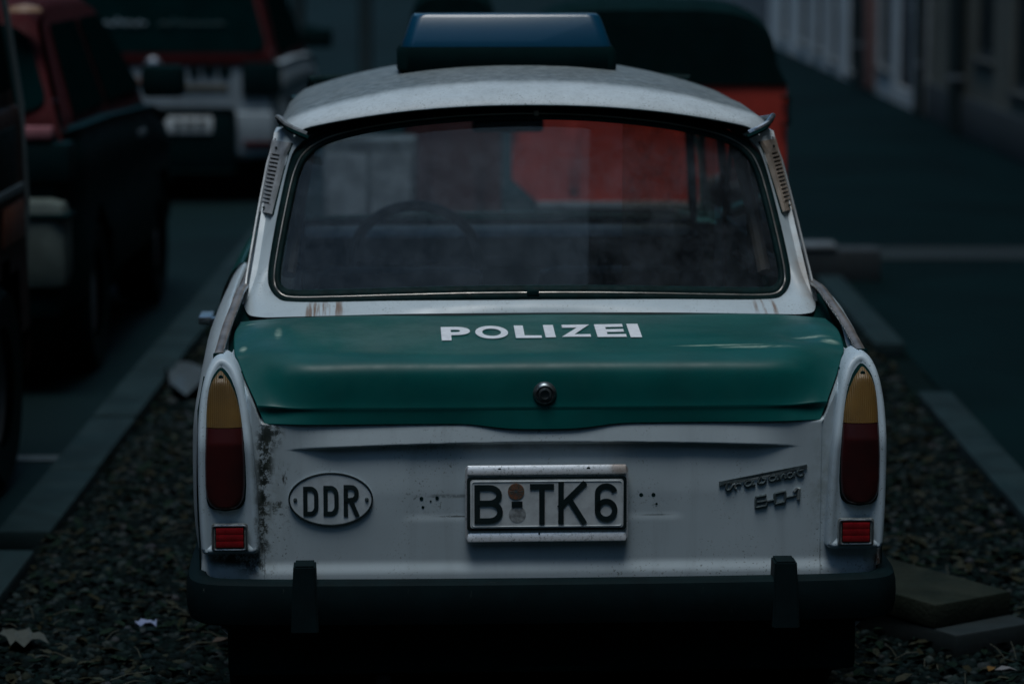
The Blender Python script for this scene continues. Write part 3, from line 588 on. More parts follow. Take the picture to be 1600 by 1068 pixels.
# embossed rib round the plate face
b = MB(); rr_ = rrect(.326, .099, .006); b.tube([(.006 + a, ycp - .0136, .6025 + q) for a, q in rr_], .0012, 6, closed=True, up=(0, 1, 0)); b.build('embossed_rim', PLATE, plate)
b = MB(); b.lathe([(.0178, .002), (.0178, -.0015), (0, -.0015)], (.006 + PC(804), ycp - .0137, .603 + PZ(765)), 'y', 24); o = b.build('inspection_seal', simple('rusty_seal', (.20, .07, .03), .7, var=.6, sc=130, col2=(.10, .09, .07)), plate)
for a in range(6):
    b = MB(); t = a * PI / 6; cx_, cz_ = .006 + PC(804), .603 + PZ(765); b.tube([(cx_ - .014 * math.cos(t), ycp - .0153, cz_ - .014 * math.sin(t)), (cx_ + .014 * math.cos(t), ycp - .0153, cz_ + .014 * math.sin(t))], .0005, 5, up=(0, 1, 0)); b.build('seal_line', BADGE, plate)
b = MB(); b.lathe([(.0185, .001), (.0185, -.0003), (0, -.0003)], (.006 + PC(806), ycp - .0137, .603 + PZ(802)), 'y', 24); b.build('faded_seal', simple('faded_seal_grey', (.34, .37, .38), .7, var=.4, sc=90), plate)
for px, py in ((778, 731), (919, 730), (841, 834)):
    b = MB(); b.lathe([(.0042 if py < 800 else .002, .001), (.0042 if py < 800 else .002, -.0012), (0, -.0012)], (.006 + PC(px), ycp - .0095, .603 + PZ(py)), 'y', 14); b.build('screw_hole', RUBM, plate)
# --- DDR oval --------------------------------------------------------
ex, ez = -.463, .613
el = [(.0915 * math.cos(2 * PI * k / 64), .058 * math.sin(2 * PI * k / 64)) for k in range(64)]
b = MB(); b.prism(el, .004, lambda a, b_, t: rp(ex + a, ez + b_, .001 + t)); oval = b.build('country_sign', simple('sign_white', (.56, .63, .67), .5, var=.1, sc=40), CAR, ang=50)
b = MB(); b.tube([rp(ex + a * .985, ez + q * .98, .005) for a, q in el], .0019, 8, closed=True, up=(0, 1, 0)); b.build('border', BLK, oval)
EX = lambda q: (q - 514.5) / 730.; EZ = lambda q: (780 - q) / 730.
for ch, xa, xb, ya, yb in (('D', 471, 495, 759, 806), ('D', 503, 527, 758, 806), ('R', 535, 559, 757, 805)):
    A, F = stroke_glyph(ch, EX(xa), EX(xb), EZ(yb), EZ(ya), .0092, .0006); V = [rp(ex + a, ez + q, .0062 + z) for a, q, z in A]; mesh('letter', V, F, BLK, oval, smooth=False)
for px in (458.5, 571.5):
    b = MB(); b.lathe([(.0042, .001), (.0042, -.002), (.003, -.003), (0, -.003)], rp(ex + EX(px), ez, .005), 'y', 14); b.build('screw', BADGE, oval)
# --- model script + number ------------------------------------------
def bp(px, py, o=.002): return rp((px - 848) / 730. + .006, .603 + (790 - py) / 730. - .004 + (px - 848) * .0000, o)
# pixel frame here is only the drawing grid of the badge; +y down
def crop(cx_, cy_): return (1100 + cx_ / 8., 700 + cy_ / 8. + 13)
sb = empty('model_script', (0, 0, 0)); sb.parent = CAR
def bar(pts, r, nm, m, par, o=.0022):
    b = MB(); b.tube([bp(*crop(*q), o) for q in pts], r, 8, up=(0, 1, 0)); return b.build(nm, m, par)
def flat_poly(pts, t, nm, m, par, o=.001):
    b = MB(); q = [bp(*crop(*a), o) for a in pts]; n_ = len(q); b.add([(x, y, z) for x, y, z in q] + [(x, y - t, z) for x, y, z in q], [tuple(range(n_)), tuple(range(2 * n_ - 1, n_ - 1, -1))] + [(i, (i + 1) % n_, n_ + (i + 1) % n_, n_ + i) for i in range(n_)]); return b.build(nm, m, par, smooth=False)
flat_poly([(185, 352), (1310, 138), (1315, 175), (700, 292), (190, 398)], .004, 'underline_bar', BADGE, sb)
strokes = [[(290, 370), (280, 420), (290, 460), (330, 450), (360, 400)], [(360, 400), (385, 385), (395, 435), (410, 440)], [(395, 400), (430, 380), (470, 385)], [(600, 345), (550, 350), (520, 390), (550, 415), (600, 390), (620, 345), (615, 395), (650, 385)], [(720, 290), (690, 370), (720, 380), (760, 370), (785, 330), (740, 315)],
           [(900, 285), (850, 290), (830, 330), (860, 350), (905, 330), (920, 285), (925, 335), (950, 320)], [(960, 275), (975, 325), (1000, 270), (1025, 265), (1030, 315), (1050, 300)], [(1120, 245), (1075, 255), (1065, 295), (1095, 310), (1130, 285), (1150, 240), (1150, 290)], [(1215, 180), (1190, 250), (1210, 285), (1260, 275), (1265, 245)], [(1180, 225), (1270, 205)], [(250, 372), (330, 358)]]
for i, s_ in enumerate(strokes): bar([tuple(q) for q in crl(s_, len(s_) * 4)], .0031, 'script_stroke', BADGEH if i in (1,) else BADGE, sb)
nb_ = empty('model_number', (0, 0, 0)); nb_.parent = CAR
bar([(795, 530), (730, 542), (665, 556), (660, 620), (660, 690), (730, 678), (795, 665), (798, 635), (798, 602), (730, 614), (675, 622)], .0034, 'digit', BADGE, nb_); bar([(905, 512), (970, 498), (1035, 485), (1037, 550), (1035, 620), (970, 632), (910, 645), (905, 580), (905, 512)], .0036, 'digit', BADGE, nb_)
bar([(1150, 495), (1195, 445), (1215, 450), (1208, 590)], .0040, 'digit', BADGEH, nb_); bar([(800, 615), (905, 590)], .0024, 'link', BADGE, nb_); bar([(1035, 570), (1180, 535)], .0024, 'link', BADGE, nb_)


# --- tail lights -------------------------------------------------------
HO = [(.697, .920), (.714, .913), (.729, .888), (.740, .845), (.746, .79), (.748, .70), (.747, .60), (.744, .52), (.741, .503), (.730, .496), (.66, .496), (.632, .496), (.621, .502), (.618, .515), (.621, .60), (.627, .70), (.636, .78), (.646, .84), (.660, .888), (.678, .912)]
def closed_cr(P, n):
    P = list(P); Q = P[-2:] + P + P[:3]; t = np.linspace(2, 2 + len(P), n, endpoint=False); return cr(Q, t)
def yf(z): return -.022 + .30 * np.clip(z - .74, 0, 1) ** 1.0 * 1.0 + 1.1 * np.clip(z - .86, 0, 1) ** 1.5
for sgn in (1, -1):
    C_ = closed_cr(HO, 96); nrm = np.roll(C_, -1, 0) - np.roll(C_, 1, 0); nrm = np.stack([nrm[:, 1], -nrm[:, 0]], -1); nrm /= np.linalg.norm(nrm, axis=1)[:, None]
    cen = C_.mean(0)
    if ((C_ + nrm * .01 - cen) ** 2).sum() > ((C_ - nrm * .01 - cen) ** 2).sum(): nrm = -nrm      # nrm points inward
    rings = []
    for (ins, dy) in ((-.001, .10), (-.001, .016), (.0015, .006), (.006, .001), (.011, .0005), (.016, .004), (.021, .008), (.03, .010)):
        q = C_ + nrm * ins; rings.append(np.column_stack([sgn * q[:, 0], yf(q[:, 1]) + dy, q[:, 1]]))
    G = np.array(rings); G = np.concatenate([G, G[:, :1]], 1)
    V = G.reshape(-1, 3); a_, b2 = G.shape[:2]; F = [(i * b2 + j, i * b2 + j + 1, (i + 1) * b2 + j + 1, (i + 1) * b2 + j) for i in range(a_ - 1) for j in range(b2 - 1)]
    # cap by strip between inner and outer halves
    last = (a_ - 1) * b2; N_ = b2 - 1
    F += [(last + k, last + k + 1, last + (N_ - 1 - k), last + (N_ - k) % N_) for k in range(N_ // 2 - 1)]
    tl = mesh('tail_light', V, F, HOUSEP, CAR, ang=60)
    def lens(zw, nm, m, bulge=.016, sh=0.):
        z_ = np.linspace(zw[0][0], zw[-1][0], 40); w_ = np.interp(z_, [q[0] for q in zw][::1] if zw[0][0] < zw[-1][0] else [q[0] for q in zw][::-1], [q[1] for q in zw] if zw[0][0] < zw[-1][0] else [q[1] for q in zw][::-1])
        G = []
        for z, ww in zip(z_, w_):
            cxx = .690 + .009 * sst(.75, .9, z)
            rowp = []
            for t in np.linspace(-1, 1, 25):
                rowp.append((sgn * (cxx + t * ww), yf(z) + .006 + sh - bulge * math.sqrt(max(0, 1 - abs(t) ** 2.6)) * min(1, ww / .02), z))
            G.append(rowp)
        return grid(G, nm, m, tl, ang=80)
    top = [(.775, .0390), (.80, .0378), (.83, .0335), (.85, .0285), (.868, .021), (.880, .0135), (.889, .006), (.893, .0008)]
    bot = [(.5955, .001), (.5965, .016), (.601, .027), (.607, .034), (.62, .0405), (.65, .0435), (.70, .0435), (.7735, .0400)]
    lens([(z + (.004 if z > .8 else 0), w_ + .0035) for z, w_ in top], 'gasket', RUBM, .012, .004); lens([(z - (.004 if z < .63 else 0), w_ + .0035) for z, w_ in bot], 'gasket', RUBM, .012, .004)
    lens(top, 'amber_lens', AMB); lens(bot, 'red_lens', REDL)
    b = MB(); b.lathe([(.0055, .004), (.0055, -.003), (.004, -.005), (0, -.005)], (sgn * .698, float(yf(.882)) - .004, .878), 'y', 14); b.build('screw', RUBM, tl)
    # reflector
    rf = MB(); cxr, czr = sgn * .681, .536
    fn = lambda a, b_, t: (cxr + a, -.021 - t, czr + b_)
    rf.prism(rrect(.079, .060, .006), .008, fn); ro = rf.build('reflector', simple('reflector_frame', (.40, .44, .43), .4, .6, var=.4, sc=90, bump=.2), CAR)
    b = MB(); b.tube([(cxr + a, -.030, czr + q) for a, q in rrect(.072, .053, .006)], .0022, 8, closed=True, up=(0, 1, 0)); b.build('bezel', CHROME, ro)
    b = MB(); b.prism(rrect(.063, .046, .002), .0086, fn); b.build('gasket', RUBM, ro)
    b = MB()
    for k in range(3): b.box((cxr - .0295, -.033, czr - .021 + k * .0142), (cxr + .0295, -.026, czr - .021 + k * .0142 + .0138), .0008)
    b.build('red_lens', REFR, ro)
    # shut line / corner strip between panel and fender
    b = MB(); b.tube([(sgn * .750, .048, .43), (sgn * .751, .048, .6), (sgn * .750, .055, .8), (sgn * .738, .09, .87)], .002, 6); b.build('corner_seam', RUBM, CAR)

# --- bumper ------------------------------------------------------------
half = [(.755, .42), (.757, .28), (.757, .13), (.753, .03), (.740, -.025), (.710, -.052), (.64, -.066), (.50, -.074), (.25, -.080), (0, -.082)]
hp = crl(half, 46); path = [(x, y, .400) for x, y in hp] + [(-x, y, .400) for x, y in hp[::-1][1:]]
sec = [(-.016, -.049), (.010, -.049), (.021, -.043), (.026, -.022), (.027, 0), (.026, .022), (.021, .042), (.010, .049), (-.016, .049)]
b = MB(); N_ = len(path); rr = [1.0] * N_
b.tube(path, rr, sec=[(-q[0], q[1]) for q in sec], up=(0, 0, 1)); bmp = b.build('rear_bumper', BUMP, CAR, ang=40)
b = MB(); 
b.box((-.70, -.070, .346), (.70, .0, .354), .004); b.build('bumper_lower_lip', RUB, bmp)
for s_ in (1, -1):
    b = MB(); bm = bmesh.new(); bmesh.ops.create_cube(bm, size=1)
    for q in bm.verts:
        top_ = q.co.z > 0; back = q.co.y < 0
        q.co = Vector((s_ * .519 + q.co.x * (.048 if top_ else .060), (-.112 if back else -.045) if not top_ else (-.098 if back else -.03), .486 if top_ else .340))
    bmesh.ops.bevel(bm, geom=list(bm.edges), offset=.004, segments=2, affect='EDGES')
    bm.verts.index_update(); b.add([q.co[:] for q in bm.verts], [[q.index for q in f.verts] for f in bm.faces]); bm.free(); b.build('overrider', BUMP, CAR)
# valance, exhaust, underbody
b = MB(); b.box((-.69, .0, .22), (.69, .05, .43), .015); b.build('rear_valance', RUBM, CAR)
b = MB(); b.box((-.66, .05, .20), (.66, 3.35, .34), .02); b.build('underbody', RUBM, CAR)
b = MB(); b.tube([(-.35, .4, .22), (-.35, .1, .21), (-.35, -.02, .20)], .018, 14); b.build('exhaust_pipe', SMOKE, CAR)

# --- rear window surround, seal, glass -----------------------------------
inn = [(0, .994), (.29, .990), (.54, .980), (.592, .990), (.613, 1.03), (.610, 1.08), (.592, 1.18), (.569, 1.28), (.55, 1.322), (.508, 1.354), (.44, 1.377), (.31, 1.398), (0, 1.416)]
out_ = [(0, .425, .962), (.29, .425, .961), (.54, .42, .957), (.63, .44, .954), (.664, .50, .961), (.667, .60, 1.005), (.640, .72, 1.145), (.617, .81, 1.275), (.604, .85, 1.342), (.565, .80, 1.370), (.45, .71, 1.391), (.31, .675, 1.413), (0, .67, 1.428)]
def surround(i0, i1, nm, m, sgn, n=60):
    t = np.linspace(i0, i1, n); I = cr(inn, t); O = cr(out_, t); rowsg = []
    for k in range(n):
        x, z = I[k]; a = np.array([x, Wy(x, z), z]); o = O[k]; d = o - a; nn = np.array([.35 * sst(.4, .6, x), -.8, .4])
        rowsg.append([a + np.array([0, .014, -.004]), a, a + d * .25 + nn * .003, a + d * .5 + nn * .005, a + d * .75 + nn * .004, o, o + np.array([.0, .012, -.003])])
    G = np.array(rowsg); G[..., 0] *= sgn
    return G
def both(i0, i1, nm, m, n=60):
    Gr = surround(i0, i1, nm, m, 1, n); Gl = surround(i0, i1, nm, m, -1, n)[::-1]
    return Gr, Gl
Gr, Gl = both(0, 9.2, '', None, 90)
# start on the left pillar top, run round the bottom, up to the right pillar top
sur = grid(np.concatenate([Gl, Gr[1:]]), 'window_surround', W_PAINT, CAR, ang=50)
Gr, Gl = both(8.8, 12, '', None, 50)
grid(np.concatenate([Gr, Gl[1:]]) + np.array([0, -.002, .001]), 'header_gasket', RUB, CAR)
chrm = [(0, 1.005), (.15, 1.004), (.30, 1.0005), (.45, .996), (.545, .994), (.580, .999), (.597, 1.018), (.600, 1.045), (.594, 1.09), (.580, 1.165), (.565, 1.235), (.553, 1.277), (.535, 1.311), (.498, 1.339), (.44, 1.360), (.33, 1.381), (.20, 1.395), (.10, 1.401), (0, 1.403)]
chrm = [(a, b_ - .018 * a * a) for a, b_ in chrm]
full = chrm + [(-a, b_) for a, b_ in chrm[::-1][1:-1]]
CH = closed_cr(full, 220)
def off(C_, d):
    t = np.roll(C_, -1, 0) - np.roll(C_, 1, 0); nn = np.stack([t[:, 1], -t[:, 0]], -1); nn /= np.linalg.norm(nn, axis=1)[:, None]; return C_ + nn * d
sgn_ = 1 if (off(CH, .01)[:, 0].max() > CH[:, 0].max()) else -1
def ring(d, dy): q = off(CH, sgn_ * d); return np.column_stack([q[:, 0], Wy(q[:, 0], q[:, 1]) + dy, q[:, 1]])
G = np.array([ring(.016, .004), ring(.015, -.006), ring(.010, -.010), ring(.003, -.010), ring(0, -.007), ring(-.004, -.010), ring(-.010, -.009), ring(-.0145, -.003), ring(-.015, .008)]); G = np.concatenate([G, G[:, :1]], 1)
seal = grid(G, 'window_seal', RUB, CAR, ang=60)
b = MB(); q = ring(0, -.0098); n0 = len(q)
b.tube([tuple(p_) for p_ in q], .0019, 8, closed=True, up=(0, 1, .5)); b.build('chrome_strip', simple('dulled_strip_metal', (.34, .32, .30), .38, .8, var=.25), seal)
for zc, ww in ((1.404, .006), (1.0045, .014)):
    b = MB(); b.box((-ww + (.02 if zc > 1.2 else 0), Wy(0, zc) - .016, zc - .006), (ww + (.02 if zc > 1.2 else 0), Wy(0, zc) - .006, zc + .006), .002); b.build('strip_joint', TAN if zc > 1.2 else RUB, seal)
# glass
gl_in = off(CH, -sgn_ * .010); G = []
zt = np.linspace(0, 1, 14)
# fan of nested rings toward the centre line keeps the curved surface
cen = np.array([0, 1.2]); GR = []
for s_ in np.linspace(1, 0.02, 14):
    q = cen + (gl_in - cen) * s_; GR.append(np.column_stack([q[:, 0], Wy(q[:, 0], q[:, 1]) + .001, q[:, 1]]))
G = np.array(GR); G = np.concatenate([G, G[:, :1]], 1)
rwg = grid(G, 'rear_window', GLASS, CAR)
bm = bmesh.new(); bm.from_mesh(rwg.data); bmesh.ops.remove_doubles(bm, verts=bm.verts, dist=1e-5)
cap = [e for e in bm.edges if e.is_boundary and (Vector((e.verts[0].co.x, 0, e.verts[0].co.z - 1.2))).length < .05]
if cap: bmesh.ops.holes_fill(bm, edges=cap, sides=0)
bmesh.ops.recalc_face_normals(bm, faces=bm.faces)
if sum(f.normal.y * f.calc_area() for f in bm.faces) > 0: bmesh.ops.reverse_faces(bm, faces=bm.faces)
bm.to_mesh(rwg.data); bm.free()
# pillar vents
VENTM = simple('vent_plate', (.36, .38, .40), .5, var=.2, sc=30, bump=.1)
VENTR = simple('vent_plate_brownish', (.33, .27, .22), .5, var=.2, sc=30, bump=.1)
for s_ in (-1, 1):
    def pv(u, v, h):
        z = 1.327 + (1.166 - 1.327) * v; tt = np.linspace(4, 8.6, 400)
        Iz = cr(inn, tt); Oz = cr(out_, tt); ti = np.interp(z, Iz[:, 1], tt); to = np.interp(z, Oz[:, 2], tt)
        I = cr(inn, np.array([ti]))[0]; O = cr(out_, np.array([to]))[0]; a = np.array([I[0], Wy(I[0], I[1]), I[1]]); k = .17 + .72 * u; d = O - a
        nn = np.cross(d, np.array([-.12, .6, 1.])); nn /= np.linalg.norm(nn); nn = nn if nn[1] < 0 else -nn
        q = a + d * k + np.array([.35, -.8, .4]) * .005 * math.sin(PI * k) + nn * (h + .001); return (s_ * q[0], q[1], q[2])
    mb = MB(); O_ = [(0, 0), (1, 0), (1, 1), (0, 1)]
    vs_ = [.20 + .056 * k for k in range(12)]
    # plate with real slots: side rails + bars between slots
    def pbox(u0, u1, v0, v1, h0, h1): mb.add([pv(u0, v0, h0), pv(u1, v0, h0), pv(u1, v1, h0), pv(u0, v1, h0), pv(u0, v0, h1), pv(u1, v0, h1), pv(u1, v1, h1), pv(u0, v1, h1)], [(0, 1, 2, 3), (7, 6, 5, 4), (0, 4, 5, 1), (1, 5, 6, 2), (2, 6, 7, 3), (3, 7, 4, 0)])
    pbox(.02, .98, 0, .18, .001, .010); pbox(.02, .98, .875, 1, -.002, .010); pbox(.02, .2, .18, .875, -.002, .010); pbox(.82, .98, .18, .875, -.002, .010)
    vt = mb.build('pillar_vent', VENTM if s_ < 0 else VENTR, CAR, smooth=False)
    mb = MB(); pbox(.0, 1., -.005, 1.005, -.004, .0035); mb.build('vent_backing', RUBM, vt, smooth=False)
    for v0 in vs_:
        mb = MB(); pbox(.2, .82, v0 + .012, v0 + .040, .003, .0115); mb.build('louvre', VENTM if s_ < 0 else VENTR, vt, smooth=False)
    for v0 in (.10, .94):
        q = pv(.55, v0, .0105); b = MB(); b.lathe([(.0030, .004), (.0030, -.003), (0, -.003)], q, 'y', 10); b.build('screw', RUBM, vt)

# --- roof --------------------------------------------------------------
def roofz(x, y):
    zc = np.interp(y, [.655, .68, .73, .80, .95, 1.1, 1.3, 1.6, 1.9, 2.2, 2.42], [1.431, 1.447, 1.461, 1.472, 1.484, 1.491, 1.4955, 1.493, 1.482, 1.455, 1.415])
    dr = np.interp(y, [.65, .9, 1.3, 2.4], [.064, .078, .088, .075]) * (np.abs(x) / .54) ** 2.3
    return zc - dr
G = []
ysr = np.concatenate([np.linspace(0, .10, 16)[:-1], np.linspace(.10, 1.0, 50)])
for t in ysr:
    row = []
    for s_ in np.linspace(-1, 1, 81):
        hw = .555 + .037 * min(1, t / .06) if t < .06 else .592 - .02 * ((t - .3) ** 2 if t > .3 else 0)
        x = s_ * hw; yl = .655 + .05 * (abs(x) / .54) ** 3; y = yl + t * (2.42 - yl); z = roofz(x, y - .04 * (abs(x) / .54) ** 3 * (1 - t))
        edge = max(0, abs(s_) - .93) / .07; z -= .016 * edge ** 2
        row.append((x, y, z))
    G.append(row)
G = np.array(G); lip = G[0] + np.array([0, .012, -.008]); lip2 = G[0] + np.array([0, -.002, -.005])
G = np.concatenate([[lip, lip2], G])
from numpy import kron
roof = grid(G, 'roof', ROOFP, CAR, ang=70)
hl = G[4::6, ::4] - np.array([0, 0, .03]); hl[..., 0] *= .95; grid(hl, 'headliner', INT, CAR)
for s_ in (1, -1):
    gp = [(s_ * .524, .668, 1.357), (s_ * .545, .672, 1.366), (s_ * .570, .690, 1.378), (s_ * .586, .725, 1.390), (s_ * .595, .77, 1.391), (s_ * .594, .84, 1.382), (s_ * .586, 1.1, 1.362), (s_ * .575, 1.6, 1.342), (s_ * .575, 2.1, 1.335), (s_ * .57, 2.45, 1.31), (s_ * .62, 2.62, 1.15), (s_ * .64, 2.72, .98)]
    b = MB(); b.tube([tuple(q) for q in crl(gp, 90)], .0066, 8); gu = b.build('drip_rail', simple('drip_rail_grey', (.20, .22, .23), .5, .2, var=.35, sc=40) if s_ < 0 else CHROME, CAR)
    b = MB(); b.tube([tuple(q) for q in crl([(x - s_ * .004, y - .006, z - .009) for x, y, z in gp[:6]], 30)], .006, 6); b.build('sealant', RUBM, gu)
# --- blue light bar ------------------------------------------------------
LBX, LBY = -.027, 1.30
zb = float(roofz(np.array(0.), np.array(1.3)))
def lbsec(prof, w0, w1, nm, m, par, d0=.16):
    """stack of rounded rectangles: prof = [(z, halfwidth, halfdepth)]"""
    V = []; F = []; N = None
    for (z, hw, hd) in prof:
        q = rrect(2 * hw, 2 * hd, min(.03, hd * .5), 5); N = len(q); V += [(LBX + a, LBY + b2, z) for a, b2 in q]
    for i in range(len(prof) - 1):
        for k in range(N): l = (k + 1) % N; F.append((i * N + k, i * N + l, (i + 1) * N + l, (i + 1) * N + k))
    F.append(tuple(range(N))[::-1]); F.append(tuple((len(prof) - 1) * N + k for k in range(N))); return mesh(nm, V, F, m, par, ang=40)
lb = lbsec([(zb - .03, .262, .10), (zb - .012, .279, .115), (zb + .030, .279, .115), (zb + .044, .270, .110)], 0, 0, 'light_bar', DLID, CAR)
lbsec([(zb + .043, .266, .105), (zb + .052, .264, .103), (zb + .118, .240, .082), (zb + .124, .234, .076)], 0, 0, 'blue_lens', BLUE, lb)
# --- fenders, doors, trims ----------------------------------------------
def zt(y): return np.interp(y, [.06, .10, .2, .35, .5, .8, 1.5, 2.4, 3.0, 3.5], [.897, .910, .938, .970, .990, .994, .985, .965, .94, .90])
def side_pts(y):
    z0 = float(zt(y)); k = .022 * float(sst(.06, .30, y)); nose = .06 * sst(3.0, 3.5, y)
    ps = [(.691, z0 - .006), (.698, z0), (.712, z0 - .012), (.731 + k * .15, z0 - .045), (.745 + k * .5, z0 - .11), (.753 + k, .74), (.756 + k, .60), (.750 + k, .48), (.738 + k * .6, .40), (.715, .33), (.69, .30)]
    return [(a - nose, b_) for a, b_ in ps]
def ysh(y, z): return y + .085 * float(sst(.76, .88, z)) * (1 - float(sst(.05, .35, y)))
def side_part(y0, y1, nm, m, s_, n=30, shrink=0.):
    G = []
    for y in np.linspace(y0, y1, n):
        q = crl(side_pts(y), 40); 
        G.append([(s_ * (a + shrink), ysh(y, z), z) for a, z in q])
    o = grid(G, nm, m, CAR, ang=50)
    if nm != 'door':
        bm = bmesh.new(); bm.from_mesh(o.data); kill = []
        for f in bm.faces:
            c_ = f.calc_center_median()
            for wy in (.66, 2.68):
                if (c_.y - wy) ** 2 + (c_.z - .27) ** 2 < .335 ** 2: kill.append(f); break
        bmesh.ops.delete(bm, geom=kill, context='FACES'); bm.to_mesh(o.data); bm.free()
    return o
for s_ in (1, -1):
    side_part(.05, 1.235, 'rear_fender', W_PAINT, s_, 60)
    dr_ = side_part(1.245, 2.21, 'door', DGREEN, s_, 20, .010)
    side_part(2.22, 3.5, 'front_fender', DGREEN, s_, 60)
    b = MB()
    if s_ < 0:
        b.box((-.800, 1.42, .795), (-.752, 1.455, .822), .006); b.box((-.832, 1.44, .800), (-.796, 1.56, .822), .005)
    else: b.box((.752, 1.42, .795), (.800, 1.455, .822), .006); b.box((.796, 1.44, .800), (.832, 1.56, .822), .005)
    b.build('handle', CHROME, dr_)
    for wy in (.66, 2.68):
        b = MB(); b.tube([(s_ * .752, wy + .335 * math.cos(a), .27 + .335 * math.sin(a)) for a in np.linspace(.1, PI - .1, 24)], .008, 6); b.build('wheel_arch_lip', W_PAINT if wy < 1 else DGREEN, CAR)
        w0 = MB(); w0.lathe([(.17, -.07), (.25, -.072), (.268, -.055), (.272, 0), (.268, .055), (.25, .072), (.17, .07)], (s_ * .64, wy, .272), 'x', 40); wh = w0.build('wheel', TYRE, CAR)
        w0 = MB(); w0.lathe([(.172, .05 * s_), (.165, .06 * s_), (.15, .04 * s_), (.10, .045 * s_), (.05, .06 * s_), (0, .062 * s_)], (s_ * .64, wy, .272), 'x', 30); w0.build('rim', RIM, wh)
    # trim along the fin
    tp = [(s_ * .706, .092, .916), (s_ * .702, .16, .932), (s_ * .695, .26, .958), (s_ * .684, .38, .985), (s_ * .676, .50, 1.006), (s_ * .67, .62, 1.008), (s_ * .67, 1.0, 1.004), (s_ * .67, 2.3, .98)]
    b = MB(); b.tube([tuple(q) for q in crl(tp, 70)], 1, sec=[(-.010, -.003), (-.010, .003), (-.004, .0065), (.004, .0065), (.010, .003), (.010, -.003)]); ft = b.build('fin_trim', TAN, CAR)
    b = MB(); b.tube([tuple(q) for q in crl([(x - s_ * .0085, y, z + .001) for x, y, z in tp], 70)], .0028, 6); b.build('bright_edge', CHROME, ft)
    b = MB(); b.box((s_ * .706 - .012, .084, .905), (s_ * .706 + .012, .094, .922), .003); b.build('trim_end', RUBM, ft)
    # channel between lid and fin
    ch = [(.05 + .0, .90), (.12, .905), (.25, .932), (.40, .945), (.5, .97), (.62, .985)]
    b = MB(); y_ = np.linspace(.07, .62, 20)
    G = [[(s_ * x, y, float(np.interp(y, [c0[0] for c0 in ch], [c0[1] for c0 in ch])) + dz) for x, dz in ((.655, -.02), (.676, -.012), (.690, -.006))] for y in y_]
    grid(G, 'fin_channel', RUBM, CAR)
    # greenhouse side
    def gx(z): return s_ * (.668 - (z - .95) * .155)
    def strip(poly, nm, m, dx=0., t=.02):
        b = MB(); n_ = len(poly); b.add([(gx(z) + s_ * dx, y, z) for y, z in poly] + [(gx(z) + s_ * (dx - t), y, z) for y, z in poly], [tuple(range(n_)), tuple(range(2 * n_ - 1, n_ - 1, -1))] + [(i, (i + 1) % n_, n_ + (i + 1) % n_, n_ + i) for i in range(n_)]); return b.build(nm, m, CAR, smooth=False)
    strip([(.53, .97), (.95, .97), (1.02, 1.35), (.84, 1.35), (.70, 1.17), (.58, 1.02)], 'quarter_panel', W_PAINT)
    strip([(.88, 1.325), (2.45, 1.325), (2.43, 1.345), (.90, 1.345)], 'roof_rail', W_PAINT, -.02)
    strip([(.95, .97), (2.75, .97), (2.72, 1.01), (.957, 1.01)], 'sill_rail', DGREEN, .001)
    strip([(1.30, 1.01), (1.36, 1.01), (1.36, 1.345), (1.30, 1.345)], 'pillar', DGREEN, .002)
    strip([(2.66, 1.01), (2.73, 1.01), (2.45, 1.345), (2.39, 1.345)], 'pillar', DGREEN, .002)
    strip([(.957, 1.01), (1.30, 1.01), (1.30, 1.345), (1.019, 1.345)], 'side_window', GLASSS, -.008, .004)
    strip([(1.36, 1.01), (2.66, 1.01), (2.39, 1.345), (1.36, 1.345)], 'side_window', GLASSS, -.008, .004)
    b = MB(); b.tube([(gx(.965) + s_ * .006, .535, .97), (gx(1.02) + s_ * .008, .60, 1.03), (gx(1.17) + s_ * .008, .712, 1.17), (gx(1.28) + s_ * .004, .79, 1.28), (gx(1.34) - s_ * .004, .83, 1.335)], .0038, 6); b.build('pillar_edge_strip', simple('edge_strip_grey', (.28, .30, .31), .4, .5), CAR)
# hood, front, windscreen
G = [[(x * (1 - .07 * sst(3.0, 3.5, y)), y, float(np.interp(y, [2.6, 3.0, 3.4, 3.52], [.962, .945, .885, .83])) - .02 * (x / .68) ** 2) for x in np.linspace(-.69, .69, 30)] for y in np.linspace(2.66, 3.52, 24)]
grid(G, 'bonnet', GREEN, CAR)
b = MB(); b.box((-.64, 3.46, .33), (.64, 3.53, .84), .02); fp = b.build('front_panel', W_PAINT, CAR)
for s_ in (1, -1):
    b = MB(); b.lathe([(.10, 0), (.10, .03), (.08, .045), (0, .055)], (s_ * .52, 3.53, .68), 'y', 24); b.build('headlight', CHROME, CAR)
b = MB(); b.tube([(-.76, 3.2, .42), (-.74, 3.5, .42), (-.6, 3.6, .42), (.6, 3.6, .42), (.74, 3.5, .42), (.76, 3.2, .42)], .04, 8); b.build('front_bumper', BUMP, CAR)
G = [[(x, 2.70 - (z - .96) * .68 - .10 * (x / .6) ** 2 * 0 - .12 * (x / .6) ** 2, z) for x in np.linspace(-.60 + (z - .96) * .12, .60 - (z - .96) * .12, 20)] for z in np.linspace(.96, 1.40, 10)]
wsg = grid(G, 'windscreen', GLASSF, CAR); G = np.array(G)
edge = list(G[0]) + list(G[:, -1][1:]) + list(G[-1][::-1][1:]) + list(G[:, 0][::-1][1:-1])
b = MB(); b.tube([tuple(q) for q in edge], .014, 8, closed=True, up=(0, 1, .3)); b.build('windscreen_seal', RUB, CAR)
